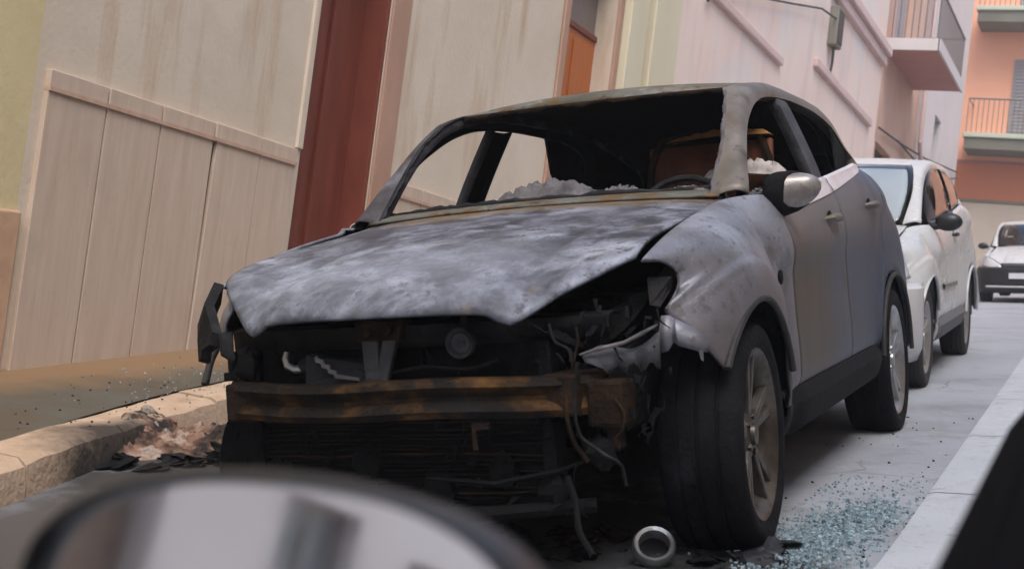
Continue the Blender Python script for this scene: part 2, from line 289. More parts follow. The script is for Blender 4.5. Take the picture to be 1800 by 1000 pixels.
class MB:
    """collects shapes into one mesh"""
    def __init__(s): s.V = []; s.F = []
    def add(s, V, F):
        k = len(s.V); s.V += [tuple(v) for v in V]; s.F += [tuple(i + k for i in f) for f in F]; return s
    def box(s, a, b):
        (x0, y0, z0), (x1, y1, z1) = a, b
        V = [(x0, y0, z0), (x1, y0, z0), (x1, y1, z0), (x0, y1, z0), (x0, y0, z1), (x1, y0, z1), (x1, y1, z1), (x0, y1, z1)]
        return s.add(V, [(0, 3, 2, 1), (4, 5, 6, 7), (0, 1, 5, 4), (1, 2, 6, 5), (2, 3, 7, 6), (3, 0, 4, 7)])
    def hexa(s, P):        # eight corners: bottom four anticlockwise, then top four
        return s.add(P, [(0, 3, 2, 1), (4, 5, 6, 7), (0, 1, 5, 4), (1, 2, 6, 5), (2, 3, 7, 6), (3, 0, 4, 7)])
    def tube(s, P, r, n=8, cap=True):
        P = [Vector(p) for p in P]; k = len(P)
        rr = r if isinstance(r, (list, tuple)) else [r] * k
        V = []; F = []; up = Vector((0, 0, 1))
        prev = None
        for i, p in enumerate(P):
            t = (P[min(i + 1, k - 1)] - P[max(i - 1, 0)]).normalized()
            if prev is None:
                a = t.cross(up)
                if a.length < .05: a = t.cross(Vector((1, 0, 0)))
            else: a = prev - t * prev.dot(t)
            a.normalize(); prev = a; b = t.cross(a)
            for j in range(n):
                an = 2 * math.pi * j / n
                V.append(p + (a * math.cos(an) + b * math.sin(an)) * rr[i])
        for i in range(k - 1):
            for j in range(n):
                F.append((i * n + j, (i + 1) * n + j, (i + 1) * n + (j + 1) % n, i * n + (j + 1) % n))
        if cap: F += [tuple(range(n)), tuple(range((k - 1) * n, k * n))[::-1]]
        return s.add(V, F)
    def lathe(s, prof, n=48, axis='x', c=(0, 0, 0), closed=False):
        V = []; F = []; k = len(prof)
        for i in range(n):
            a = 2 * math.pi * i / n
            for (d, r) in prof:
                q = (d, r * math.cos(a), r * math.sin(a)) if axis == 'x' else ((r * math.cos(a), d, r * math.sin(a)) if axis == 'y' else (r * math.cos(a), r * math.sin(a), d))
                V.append((q[0] + c[0], q[1] + c[1], q[2] + c[2]))
        kk = k if closed else k - 1
        for i in range(n):
            for j in range(kk):
                j2 = (j + 1) % k; i2 = (i + 1) % n
                F.append((i * k + j, i2 * k + j, i2 * k + j2, i * k + j2))
        return s.add(V, F)
    def prism(s, poly, d, o=(0, 0, 0), u=(1, 0, 0), v=(0, 0, 1), nrm=(0, 1, 0)):
        o, u, v, nrm = map(Vector, (o, u, v, nrm)); n = len(poly)
        V = [o + u * a + v * b for a, b in poly] + [o + u * a + v * b + nrm * d for a, b in poly]
        F = [tuple(range(n)), tuple(range(n, 2 * n))[::-1]] + [(i, i + n, (i + 1) % n + n, (i + 1) % n) for i in range(n)]
        return s.add(V, F)
    def grid(s, G, flip=False):
        a = len(G); b = len(G[0]); V = [p for row in G for p in row]; F = []
        for i in range(a - 1):
            for j in range(b - 1):
                f = (i * b + j, i * b + j + 1, (i + 1) * b + j + 1, (i + 1) * b + j)
                F.append(f[::-1] if flip else f)
        return s.add(V, F)
    def blob(s, c, r, seed=0, seg=8, rings=5, jit=.3):
        rnd = random.Random(seed); V = []; F = []
        rx, ry, rz = r
        for i in range(rings + 1):
            th = math.pi * i / rings
            for j in range(seg):
                ph = 2 * math.pi * j / seg; k = 1 + rnd.uniform(-jit, jit)
                V.append((c[0] + rx * k * math.sin(th) * math.cos(ph), c[1] + ry * k * math.sin(th) * math.sin(ph), c[2] + rz * k * math.cos(th)))
        for i in range(rings):
            for j in range(seg):
                F.append((i * seg + j, (i + 1) * seg + j, (i + 1) * seg + (j + 1) % seg, i * seg + (j + 1) % seg))
        return s.add(V, F)
    def build(s, name, m, parent=None, **k): return ob(name, s.V, s.F, m, parent, **k)

def empty(name, loc=(0, 0, 0), mat=None):
    o = bpy.data.objects.new(name, None); COL.objects.link(o); o.empty_display_size = .2
    if mat is not None: o.matrix_world = mat
    else: o.location = loc
    return o
def tag(o, label=None, cat=None, group=None, kind=None):
    if label: o['label'] = label
    if cat: o['category'] = cat
    if group: o['group'] = group
    if kind: o['kind'] = kind
    return o
def itp(x, pts):
    """smooth interpolation through (x, value) pairs"""
    xs = [p[0] for p in pts]; ys = [p[1] for p in pts]; n = len(xs)
    if x <= xs[0]: return ys[0]
    if x >= xs[-1]: return ys[-1]
    k = max(i for i in range(n - 1) if xs[i] <= x)
    h = xs[k + 1] - xs[k]; t = (x - xs[k]) / h
    def sl(i):
        if i == 0: return (ys[1] - ys[0]) / (xs[1] - xs[0])
        if i == n - 1: return (ys[-1] - ys[-2]) / (xs[-1] - xs[-2])
        a = (ys[i] - ys[i - 1]) / (xs[i] - xs[i - 1]); b = (ys[i + 1] - ys[i]) / (xs[i + 1] - xs[i])
        return 0 if a * b <= 0 else 2 * a * b / (a + b)
    m0, m1 = sl(k) * h, sl(k + 1) * h
    return (2*t**3 - 3*t*t + 1) * ys[k] + (t**3 - 2*t*t + t) * m0 + (-2*t**3 + 3*t*t) * ys[k+1] + (t**3 - t*t) * m1
def bez(p0, p1, p2, p3, t):
    u = 1 - t
    return tuple(u**3 * a + 3*u*u*t * b + 3*u*t*t * c + t**3 * d for a, b, c, d in zip(p0, p1, p2, p3))
def lerp(a, b, t): return a + (b - a) * t
def resample(poly, n):
    P = [np.array(p, float) for p in poly]
    d = [0]
    for i in range(1, len(P)): d.append(d[-1] + float(np.linalg.norm(P[i] - P[i-1])))
    out = []
    for k in range(n):
        t = d[-1] * k / (n - 1)
        i = max(j for j in range(len(P) - 1) if d[j] <= t + 1e-9)
        f = (t - d[i]) / max(1e-9, d[i+1] - d[i]); out.append(tuple(P[i] + (P[i+1] - P[i]) * f))
    return out

# ------------------------------------------------------------------ the street: sloping road, pavement, kerb
SX, SY = 0.0787, 0.12686
def roadz(x, y):
    yy = y if y < 9 else 9 + (y - 9) * .835
    yy = yy if y < 38 else 9 + 29 * .835 + (y - 38) * .12
    yy = yy if yy > -16 else -16 + (yy + 16) * .15
    xx = max(-6, min(6, x))
    return SX * xx + SY * yy
def sheet(name, xs, ys, zf, m, **k):
    G = [[(x, y, zf(x, y)) for x in xs] for y in ys]
    return MB().grid(G).build(name, m, **k)
xs = [-900, -300, -80, -30, -12] + [-6 + i for i in range(13)] + [12, 30, 80, 300, 900]
ys = [-900, -300, -80, -40, -24] + list(range(-16, 39, 2)) + [45, 60, 100, 300, 900]
tag(sheet('road', xs, ys, roadz, 'asphalt', smooth=False), kind='structure')

KERB = [(-1.45, -7.0), (-1.62, -4.0), (-1.90, -2.2), (-2.12, -1.3), (-2.36, -.6), (-2.66, .3), (-2.80, .8), (-2.92, 1.3), (-3.02, 2.2), (-3.10, 4.0), (-3.2, 9), (-3.3, 34)]
def kerbx(y): return itp(y, [(b, a) for a, b in KERB])
WALLX = -3.9
def pavez(x, y):
    k = kerbx(y)
    return roadz(k, y) + .13 + (roadz(WALLX, y) + .27 - roadz(k, y) - .13) * (k - x) / (k - WALLX)
PY = [-7 + .25 * i for i in range(165)]
G = [[(lerp(WALLX - .3, kerbx(y) - .24, t / 6), y, pavez(lerp(WALLX - .3, kerbx(y) - .24, t / 6), y)) for t in range(7)] for y in PY]
pave = MB().grid(G).build('pavement', 'pavement_concrete', smooth=False)
tag(pave, kind='structure')
rnd = random.Random(4)
y = -6.9; k = 0
while y < 30:
    L = rnd.uniform(.7, .95); y1 = y + L
    n = 6; top = .004 + rnd.uniform(-.004, .008)
    V = []; F = []
    for i in range(n + 1):
        yy = lerp(y + .006, y1 - .006, i / n); kx = kerbx(yy); dx = rnd.uniform(-.006, .006)
        z1 = pavez(kx, yy) + top
        V += [(kx - .245, yy, z1 - .16), (kx - .245, yy, z1 + rnd.uniform(-.003, .003)), (kx - .05 + dx, yy, z1 + rnd.uniform(-.004, .003)), (kx - .012 + dx, yy, z1 - .02 + rnd.uniform(-.006, .004)), (kx + .004 + dx, yy, z1 - .075), (kx + .012, yy, z1 - .17)]
    for i in range(n):
        for j in range(5):
            F.append((i*6+j, (i+1)*6+j, (i+1)*6+j+1, i*6+j+1))
    F += [(0, 1, 2, 3, 4, 5), tuple(range(n*6, n*6+6))[::-1]]
    ob('kerb_stone', V, F, 'kerb_stone', pave)
    y = y1; k += 1
# pale concrete gutter slabs on the near side of the road
gut = empty('gutter'); tag(gut, kind='structure')
y = -6.3
def gutx(y): return .40 - .030 * y + (.035 if y < 0 else 0) * y
def gut_slab(y0, y1):
    m = MB(); n = 4
    G0 = []
    for i in range(n + 1):
        yy = lerp(y0 + .006, y1 - .006, i / n); gx = gutx(yy)
        G0.append([(gx, yy, roadz(gx, yy) - .02), (gx + .004, yy, roadz(gx, yy) + .016), (gx + .03, yy, roadz(gx, yy) + .024), (gx + .42, yy, roadz(gx + .42, yy) + .03), (gx + .425, yy, roadz(gx, yy) - .02)])
    m.grid(G0)
    m.build('concrete_slab', 'gutter_concrete', gut)
while y < 30:
    L = 1.45; gut_slab(y, y + L); y += L
# ------------------------------------------------------------------ houses
def wallbox(m, x0, x1, y0, y1, z0, z1): m.box((min(x0, x1), y0, z0), (max(x0, x1), y1, z1))
X = WALLX
def wall_with_openings(name, y0, y1, ztop, openings, mname, parent, thick=.45, x=X, side=-1):
    """street wall in the plane x, thick towards side; openings (ya, yb, za, zb) are really open; below-ground foot"""
    m = MB(); ycuts = sorted({y0, y1, *[o[0] for o in openings], *[o[1] for o in openings]})
    for a, b in zip(ycuts, ycuts[1:]):
        ops = sorted([o for o in openings if o[0] <= a + 1e-6 and o[1] >= b - 1e-6], key=lambda o: o[2])
        z = roadz(x, min(a, y0)) - .6
        for o in ops:
            if o[2] > z: wallbox(m, x, x + side * thick, a, b, z, o[2])
            z = o[3]
        wallbox(m, x, x + side * thick, a, b, z, ztop)
    return m.build(name, mname, parent, smooth=False)
def window_unit(parent, y0, y1, z0, z1, x=X, side=-1, shutter=None):
    fr = MB(); d = x + side * .16
    for (a, b, c, e) in ((y0, y0 + .07, z0, z1), (y1 - .07, y1, z0, z1), (y0 + .07, y1 - .07, z0, z0 + .07), (y0 + .07, y1 - .07, z1 - .07, z1), ((y0+y1)/2 - .035, (y0+y1)/2 + .035, z0 + .07, z1 - .07)):
        wallbox(fr, d, d + side * .06, a, b, c, e)
    w_ = fr.build('window', shutter or 'brown_shutter', parent, smooth=False)
    gl = MB(); wallbox(gl, d + side * .02, d + side * .035, y0 + .05, y1 - .05, z0 + .05, z1 - .05)
    gl.build('pane', 'window_glass', w_, smooth=False)
    sl_ = MB(); wallbox(sl_, x - side * .08, x + side * .3, y0 - .06, y1 + .06, z0 - .06, z0 - .002)
    sl_.build('sill', 'stone_cap', w_, smooth=False)
    return w_

# yellow house, nearest on the left
yh = empty('yellow_house', (0, 0, 0))
tag(yh, 'yellow plastered house with pinkish plinth at the left edge', 'house')
wall_with_openings('wall', -9, .87, 9, [(-6.4, -5.3, -.6, 1.8), (-3.2, -2.1, 1.2, 2.5), (-6.2, -5.2, 4, 5.6), (-3.2, -2.1, 4, 5.6)], 'yellow_plaster', yh)
for a in ((-3.2, -2.1, 1.2, 2.5), (-6.2, -5.2, 4, 5.6), (-3.2, -2.1, 4, 5.6)): window_unit(yh, *a)
m = MB(); wallbox(m, X - .2, X - .26, -6.4, -5.3, -1.4, 1.8); m.build('door', 'brown_shutter', yh, smooth=False)
m = MB(); m.hexa([(X - .1, -2.0, -1.1), (X + .035, -2.0, -1.1), (X + .035, .88, -1.1), (X - .1, .88, -1.1), (X - .1, -2.0, .66), (X + .03, -2.0, .66), (X + .03, .88, .84), (X - .1, .88, .84)])
m.build('plinth', 'pink_plinth', yh, smooth=False, bevel=.012)

gh_ = empty('corner_house'); tag(gh_, 'pale house behind the viewer, seen only in the wing mirror', 'house')
wall_with_openings('wall', -24, -9.005, 7, [(-10.6, -9.6, -2.4, 1.3), (-13.6, -12.2, -.6, 1.2), (-15.6, -14.8, -2.8, 1.0), (-17.8, -16.6, -2.6, .8), (-12, -10.8, 2.2, 3.9), (-15, -13.8, 2.2, 3.9), (-21, -19.8, -1.0, .9)], 'white_plaster', gh_)
for a in ((-13.6, -12.2, -.6, 1.2), (-12, -10.8, 2.2, 3.9), (-15, -13.8, 2.2, 3.9), (-21, -19.8, -1.0, .9)): window_unit(gh_, *a)
for a, b, c in ((-10.6, -9.6, 1.3), (-15.6, -14.8, 1.0), (-17.8, -16.6, .8)):
    m = MB(); wallbox(m, X - .2, X - .26, a, b, -3.2, c); m.build('door', 'brown_shutter', gh_, smooth=False)
# cream house with stone cladding, brown doorway and orange door
ch = empty('cream_house', (0, 0, 0))
tag(ch, 'cream plastered house with vertical stone slabs along its foot behind the burnt car', 'house')
wall_with_openings('wall', .87, 9.76, 9, [(3.14, 4.0, -.5, 3.2), (6.98, 8.12, -.5, 4.2)], 'cream_plaster', ch)
ZT = 1.54; ZB = 1.45
bounds = [.93, 1.35, 1.775, 2.235, 2.68, 3.07]
def panel(y0, y1, gapl=.006, gapr=.006, tilt=0.0, proud=.03):
    m = MB(); z0 = pavez(X, (y0 + y1) / 2) - .12
    a, b = y0 + gapl, y1 - gapr
    t = tilt * (ZB - z0)
    m.hexa([(X - .004, a, z0), (X + proud, a, z0), (X + proud, b, z0), (X - .004, b, z0),
            (X - .004, a + t, ZB - .006), (X + proud, a + t, ZB - .006), (X + proud, b, ZB - .006), (X - .004, b, ZB - .006)])
    m.build('cladding_slab', 'travertine', ch, smooth=False, bevel=.003)
    m = MB(); wallbox(m, X - .004, X + proud + .004, a, b, ZB, ZT); m.build('cap_stone', 'travertine', ch, smooth=False, bevel=.004)
    m = MB(); wallbox(m, X - .004, X + proud + .012, a - .001, b + .001, ZB - .014, ZB + .008); m.build('cap_moulding', 'stone_cap', ch, smooth=False)
panel(bounds[0], bounds[1]); panel(bounds[1], bounds[2]); panel(bounds[2], bounds[3], gapr=.006)
panel(bounds[3], bounds[4], gapl=.004, tilt=.018, proud=.036); panel(bounds[4], bounds[5])
for yj in bounds[1:5]:
    m = MB(); wallbox(m, X - .002, X + .012, yj - .03, yj + .045, -.2, ZB - .03); m.build('joint', 'iron', ch, smooth=False)
# slabs on the far side of the brown doorway
yb = 4.27
while yb < 6.5:
    panel(yb, min(yb + .44, 6.86)); yb += .44
# plaster edge strip beside the door, door reveal and stone jambs
m = MB(); wallbox(m, X - .02, X + .02, 3.075, 3.137, ZT + .01, 3.6); m.build('door_trim', 'cream_plaster', ch, smooth=False, bevel=.006)
m = MB(); wallbox(m, X + .001, X + .02, 4.003, 4.25, -.5, 3.6); wallbox(m, X - .1, X + .02, 3.14, 4.0, 3.203, 3.6); m.build('door_surround', 'jamb_stone', ch, smooth=False, bevel=.01)
m = MB(); wallbox(m, X - .24, X - .004, 3.965, 3.999, -.5, 3.2); m.build('door_lining', 'rust_paint', ch, smooth=False, bevel=.004)
# brown-red metal door, leaves set back in the opening
d1 = MB(); wallbox(d1, X - .19, X - .24, 3.14, 4.0, -.4, 3.2)
door = d1.build('street_door', 'rust_paint', ch, smooth=False)
for a, b in ((3.15, 3.55), (3.59, 3.96)):
    m = MB(); wallbox(m, X - .182, X - .192, a, b, -.35, 3.15); m.build('door_panel', 'rust_paint', door, smooth=False, bevel=.004)
m = MB(); wallbox(m, X - .155, X - .195, 3.553, 3.587, -.4, 3.15); m.build('door_stile', 'rust_paint', door, smooth=False, bevel=.005)
# orange wooden door with a grey transom
d2 = MB(); wallbox(d2, X - .19, X - .25, 6.98, 8.12, .2, 3.50)
od = d2.build('wooden_door', 'orange_wood', ch, smooth=False)
for z0, z1 in ((1.05, 1.9), (2.0, 2.72), (2.82, 3.42)):
    for ya_, yb_ in ((7.05, 7.51), (7.59, 8.05)):
        m = MB(); wallbox(m, X - .172, X - .192, ya_, yb_, z0, z1); m.build('door_panel', 'orange_wood', od, smooth=False, bevel=.012)
m = MB(); wallbox(m, X - .17, X - .27, 6.98, 8.12, 3.505, 3.56); m.build('door_head', 'rust_paint', od, smooth=False, bevel=.006)
m = MB(); wallbox(m, X - .21, X - .25, 6.98, 8.12, 3.565, 4.2); m.build('transom', 'transom_grey', ch, smooth=False)
m = MB(); wallbox(m, X + .001, X + .03, 6.86, 6.977, .3, 4.6); m.build('door_jamb', 'jamb_stone', ch, smooth=False, bevel=.012)
m = MB(); wallbox(m, X - .34, X + .03, 8.123, 8.24, .3, 4.6); m.build('door_jamb', 'jamb_stone', ch, smooth=False, bevel=.012)
m = MB(); wallbox(m, X - .02, X + .10, 8.26, 8.74, .3, 8.9); m.build('pilaster', 'cream_pilaster', ch, smooth=False, bevel=.015)
m = MB(); wallbox(m, X - .02, X + .012, 8.742, 8.93, .3, 8.9); m.build('recessed_strip', 'grey_recess', ch, smooth=False)
m = MB(); wallbox(m, X - .02, X + .10, 8.932, 9.72, .3, 8.9); m.build('pilaster', 'cream_pilaster', ch, smooth=False, bevel=.015)

# pink house
ph_ = empty('pink_house'); tag(ph_, 'pale pink plastered house with slanting mouldings beyond the cream pilasters', 'house')
PX = X + .04
wall_with_openings('wall', 9.765, 21.3, 12, [(12.0, 13.1, 6.1, 7.9), (16.3, 17.4, 7.4, 9.0), (17.0, 18.0, 2.2, 4.5)], 'pink_plaster', ph_, x=PX)
window_unit(ph_, 12.0, 13.1, 6.1, 7.9, x=PX); window_unit(ph_, 16.3, 17.4, 7.4, 9.0, x=PX)
m = MB(); wallbox(m, PX - .2, PX - .26, 17.0, 18.0, 1.6, 4.5); m.build('door', 'brown_shutter', ph_, smooth=False)
m = MB(); wallbox(m, PX - .01, PX + .06, 10.6, 14.1, 4.72, 4.84); m.build('moulding', 'pink_band', ph_, smooth=False, bevel=.02)
m = MB(); wallbox(m, PX - .01, PX + .07, 16.0, 20.6, 5.18, 5.32); m.build('moulding', 'pink_band', ph_, smooth=False, bevel=.02)
m = MB(); wallbox(m, PX - .01, PX + .16, 16.6, 21.28, 6.62, 6.78); wallbox(m, PX - .01, PX + .09, 16.6, 21.28, 6.44, 6.615); m.build('cornice', 'pink_band', ph_, smooth=False, bevel=.02)
eb = empty('electric_box', (PX, 16.9, 6.05)); tag(eb, 'small dark junction box with cables high on the pink wall', 'junction box')
m = MB(); m.box((0, -.2, -.35), (.14, .2, .25)); m.build('case', 'slab_grey', eb, smooth=False, bevel=.015)
m = MB(); m.box((.141, -.16, -.3), (.155, .16, .2)); m.build('lid', 'iron', eb, smooth=False, bevel=.006)
m = MB(); m.tube([(.07, 0, -.35), (.06, .05, -.6), (.05, .0, -.8)], .02, 6); m.build('cable_stub', 'cable_black', eb)
c1 = MB(); pts = [(PX + .05, 10.55, 4.62), (PX + .05, 10.7, 4.72), (PX + .06, 10.95, 4.9), (PX + .06, 12.4, 5.2), (PX + .06, 14.2, 5.62), (PX + .08, 15.8, 6.0), (PX + .1, 16.75, 6.1)]
tag(c1.tube(pts, .016, 6).build('wall_cable', 'cable_black'), 'thin dark cable running along the pink wall to the junction box', 'cable')

# peach house with balcony
pe = empty('peach_house'); tag(pe, 'peach plastered house with a balcony above a dark window', 'house')
EX = X - .02
wall_with_openings('wall', 21.305, 26.0, 13, [(21.75, 23.4, 3.9, 5.15), (22.4, 24.2, 7.05, 9.2)], 'peach_plaster', pe, x=EX)
wd = window_unit(pe, 21.75, 23.4, 3.9, 5.15, x=EX)
m = MB(); wallbox(m, EX - .15, EX - .2, 22.4, 24.2, 7.05, 9.2); m.build('balcony_door', 'shutter_grey', pe, smooth=False)
bal = MB(); wallbox(bal, EX, -2.95, 21.6, 25.1, 6.86, 6.98); bal_ = bal.build('balcony', 'slab_pink', pe, smooth=False, bevel=.01)
m = MB(); wallbox(m, EX, -2.93, 21.55, 21.6, 6.84, 7.06); wallbox(m, -2.95, -2.91, 21.55, 25.12, 6.84, 7.06); m.build('balcony_edge', 'white_plaster', bal_, smooth=False)
m = MB()
for i in range(8): m.tube([(lerp(EX + .1, -2.99, i / 7), 21.63, 7.0), (lerp(EX + .1, -2.99, i / 7), 21.63, 7.95)], .012, 6)
for i in range(20): m.tube([(-2.97, lerp(21.63, 25.05, i / 19), 7.0), (-2.97, lerp(21.63, 25.05, i / 19), 7.95)], .012, 6)
m.tube([(EX, 21.63, 7.95), (-2.97, 21.63, 7.95), (-2.97, 25.05, 7.95), (EX, 25.05, 7.95)], .025, 6); m.build('railing', 'iron_railing', bal_)
# white house at the street end
wh = empty('white_house'); tag(wh, 'white plastered corner house at the far end of the street', 'house')
wall_with_openings('wall', 26.005, 32.6, 13, [(28.2, 29.2, 5.4, 7.0)], 'white_plaster', wh, x=X + .03, thick=5)
window_unit(wh, 28.2, 29.2, 5.4, 7.0, x=X + .03)
m = MB(); m.tube([(X + .12, 25.9, 12), (X + .12, 25.9, 5.9), (X + .14, 26.5, 5.2), (X + .14, 27.6, 4.9)], .05, 8); m.build('drain_pipe', 'pink_band', wh)
c2 = MB(); c2.tube([(X + .06, 21.5, 5.35), (X + .08, 24, 5.5), (X + .1, 27, 5.75), (X + .1, 32.4, 6.35)], .02, 6)
tag(c2.build('wall_cable', 'cable_black'), 'dark cable sagging along the white corner house wall', 'cable')
c3 = MB(); c3.tube([(X + .06, 23.6, 5.5), (X + .12, 26, 5.45), (X + .12, 29, 5.6), (X + .1, 32.4, 6.2)], .02, 6)
tag(c3.build('wall_cable', 'cable_black'), 'lower of two dark cables by the far white wall', 'cable')

# orange house closing the street
OY = 36.0
oh = empty('orange_house'); tag(oh, 'orange plastered house with balconies closing the far end of the street', 'house')
m = MB(); m.box((-16, OY, 6.2), (9, OY + 6, 15)); m.build('wall', 'orange_plaster', oh, smooth=False)
m = MB(); m.box((-16, OY - .015, 6.19), (9, OY + .0, 7.22)); m.build('ground_floor_band', 'orange_lower', oh, smooth=False)
m = MB(); m.box((-16, OY - .03, 7.22), (9, OY + .0, 7.3)); m.build('string_course', 'slab_pink', oh, smooth=False)
m = MB(); m.box((-16, OY - .06, 3.0), (9, OY + .0, 6.16)); m.build('plinth', 'beige_base', oh, smooth=False)
m = MB(); m.box((-16, OY - .09, 6.10), (9, OY + .0, 6.19)); m.build('plinth_moulding', 'slab_grey', oh, smooth=False, bevel=.02)
for zf, hh in ((7.75, 0), (11.3, 1)):
    sb = MB(); sb.box((-4.05, OY - 1.1, zf - .32), (.4, OY, zf)); s_ = sb.build('balcony', 'slab_grey', oh, smooth=False, bevel=.02)
    e_ = MB(); e_.box((-4.1, OY - 1.16, zf + .002), (.45, OY, zf + .13)); e_.build('balcony_edge', 'slab_edge', s_, smooth=False, bevel=.02)
    r_ = MB()
    for i in range(34): r_.tube([(lerp(-4.03, .38, i / 33), OY - 1.1, zf + .13), (lerp(-4.03, .38, i / 33), OY - 1.1, zf + 1.08)], .011, 5)
    r_.tube([(-4.03, OY, zf + 1.08), (-4.03, OY - 1.1, zf + 1.08), (.38, OY - 1.1, zf + 1.08), (.38, OY, zf + 1.08)], .024, 6)
    r_.build('railing', 'iron_railing', s_)
    d_ = MB(); d_.box((-3.05, OY - .05, zf + .13), (-1.75, OY, zf + 2.45)); w_ = d_.build('balcony_door', 'shutter_grey', oh, smooth=False)
    for i in range(22):
        q = MB(); z_ = zf + .2 + i * .1; q.box((-2.98, OY - .075, z_), (-1.82, OY - .05, z_ + .07)); q.build('slat', 'shutter_grey', w_, smooth=False)

# houses on the near side of the street: seen in the wing mirror, they close the street canyon
def right_house(name, y0, y1, mname, label, h):
    r = empty(name); tag(r, label, 'house')
    n = int((y1 - y0) // 3.2); st = (y1 - y0) / n; ops = []
    base = roadz(3.4, y0)
    for i in range(n):
        c = y0 + st * (i + .5)
        for fl in range(2):
            if fl == 0 and i % 2 == 0: ops.append((c - .55, c + .55, base - .5, roadz(3.4, c) + 2.3))
            else: ops.append((c - .5, c + .5, base + 1.5 + 3.3 * fl + SY * (c - y0), base + 2.9 + 3.3 * fl + SY * (c - y0)))
    wall_with_openings('wall', y0, y1, base + h, ops, mname, r, x=3.4, side=1)
    for o in ops:
        if o[2] < base:
            m = MB(); wallbox(m, 3.6, 3.66, o[0], o[1], o[2], o[3]); m.build('door', 'brown_shutter', r, smooth=False)
        else: window_unit(r, *o, x=3.4, side=1, shutter='shutter_grey')
right_house('grey_house', -16, -4.2, 'white_plaster', 'pale house with grey windows reflected in the wing mirror', 8.5)
right_house('pale_house', 12.01, 33, 'white_plaster', 'pale house across the street from the two white cars', 5.2)
right_house('beige_house', -4.19, 12, 'cream_plaster', 'beige house across the street from the burnt car', 8)

# ------------------------------------------------------------------ car bodies
# car axes: x to the car's left, y to its rear, z up; origin on the ground below the front axle
WH = [(-.62, .775), (-.45, .825), (-.2, .868), (0, .882), (.4, .880), (1.0, .872), (2.0, .872), (2.63, .892), (2.95, .898), (3.15, .880), (3.34, .81), (3.46, .70)]
BELTX = [(.5, .790), (1.0, .800), (1.6, .800), (2.2, .790), (2.6, .765), (3.0, .71), (3.3, .64), (3.46, .54)]
BELTZ = [(.5, 1.045), (1.0, 1.078), (1.45, 1.118), (2.1, 1.192), (2.45, 1.226), (2.9, 1.222), (3.3, 1.16), (3.46, 1.10)]
ARCH_R, AZ, RY = .378, .345, 2.63
A_EDGE = [(.632, .465, 1.050), (.629, .655, 1.215), (.604, .838, 1.372), (.572, .985, 1.455), (.552, 1.08, 1.484), (.558, 1.45, 1.533), (.560, 1.75, 1.543), (.560, 2.1, 1.543), (.556, 2.45, 1.525), (.550, 2.73, 1.492), (.535, 3.05, 1.425), (.52, 3.25, 1.355), (.56, 3.36, 1.24)]
B_EDGE = [(.752, .50, 1.052), (.708, .68, 1.20), (.668, .90, 1.335), (.648, 1.12, 1.420), (.640, 1.31, 1.457), (.642, 1.55, 1.474), (.645, 1.78, 1.479), (.646, 2.1, 1.477), (.648, 2.36, 1.462), (.658, 2.58, 1.425), (.682, 2.70, 1.350), (.722, 2.72, 1.285), (.775, 2.55, 1.232)]
DOOR_T = [(0, -.0), (.06, .028), (.16, .054), (.24, .069), (.30, .073), (.42, .064), (.62, .066), (.80, .071), (.92, .070), (1, .052)]

def sect(y, zt, zb, t, s):
    """door section: from the belt line down to the sill"""
    bx = itp(y, BELTX); wx = itp(y, WH)
    k = itp(t, DOOR_T) / .073
    g = min(1, max(0, (y - 2.45) / .45)); g = g * g * (3 - 2 * g)
    k = lerp(k, itp(t, [(0, 0), (.12, .40), (.3, .68), (.5, .92), (.7, 1), (.9, .98), (1, .9)]), g)
    return (s * (bx + (wx - bx) * k), y, lerp(zt, zb, t))

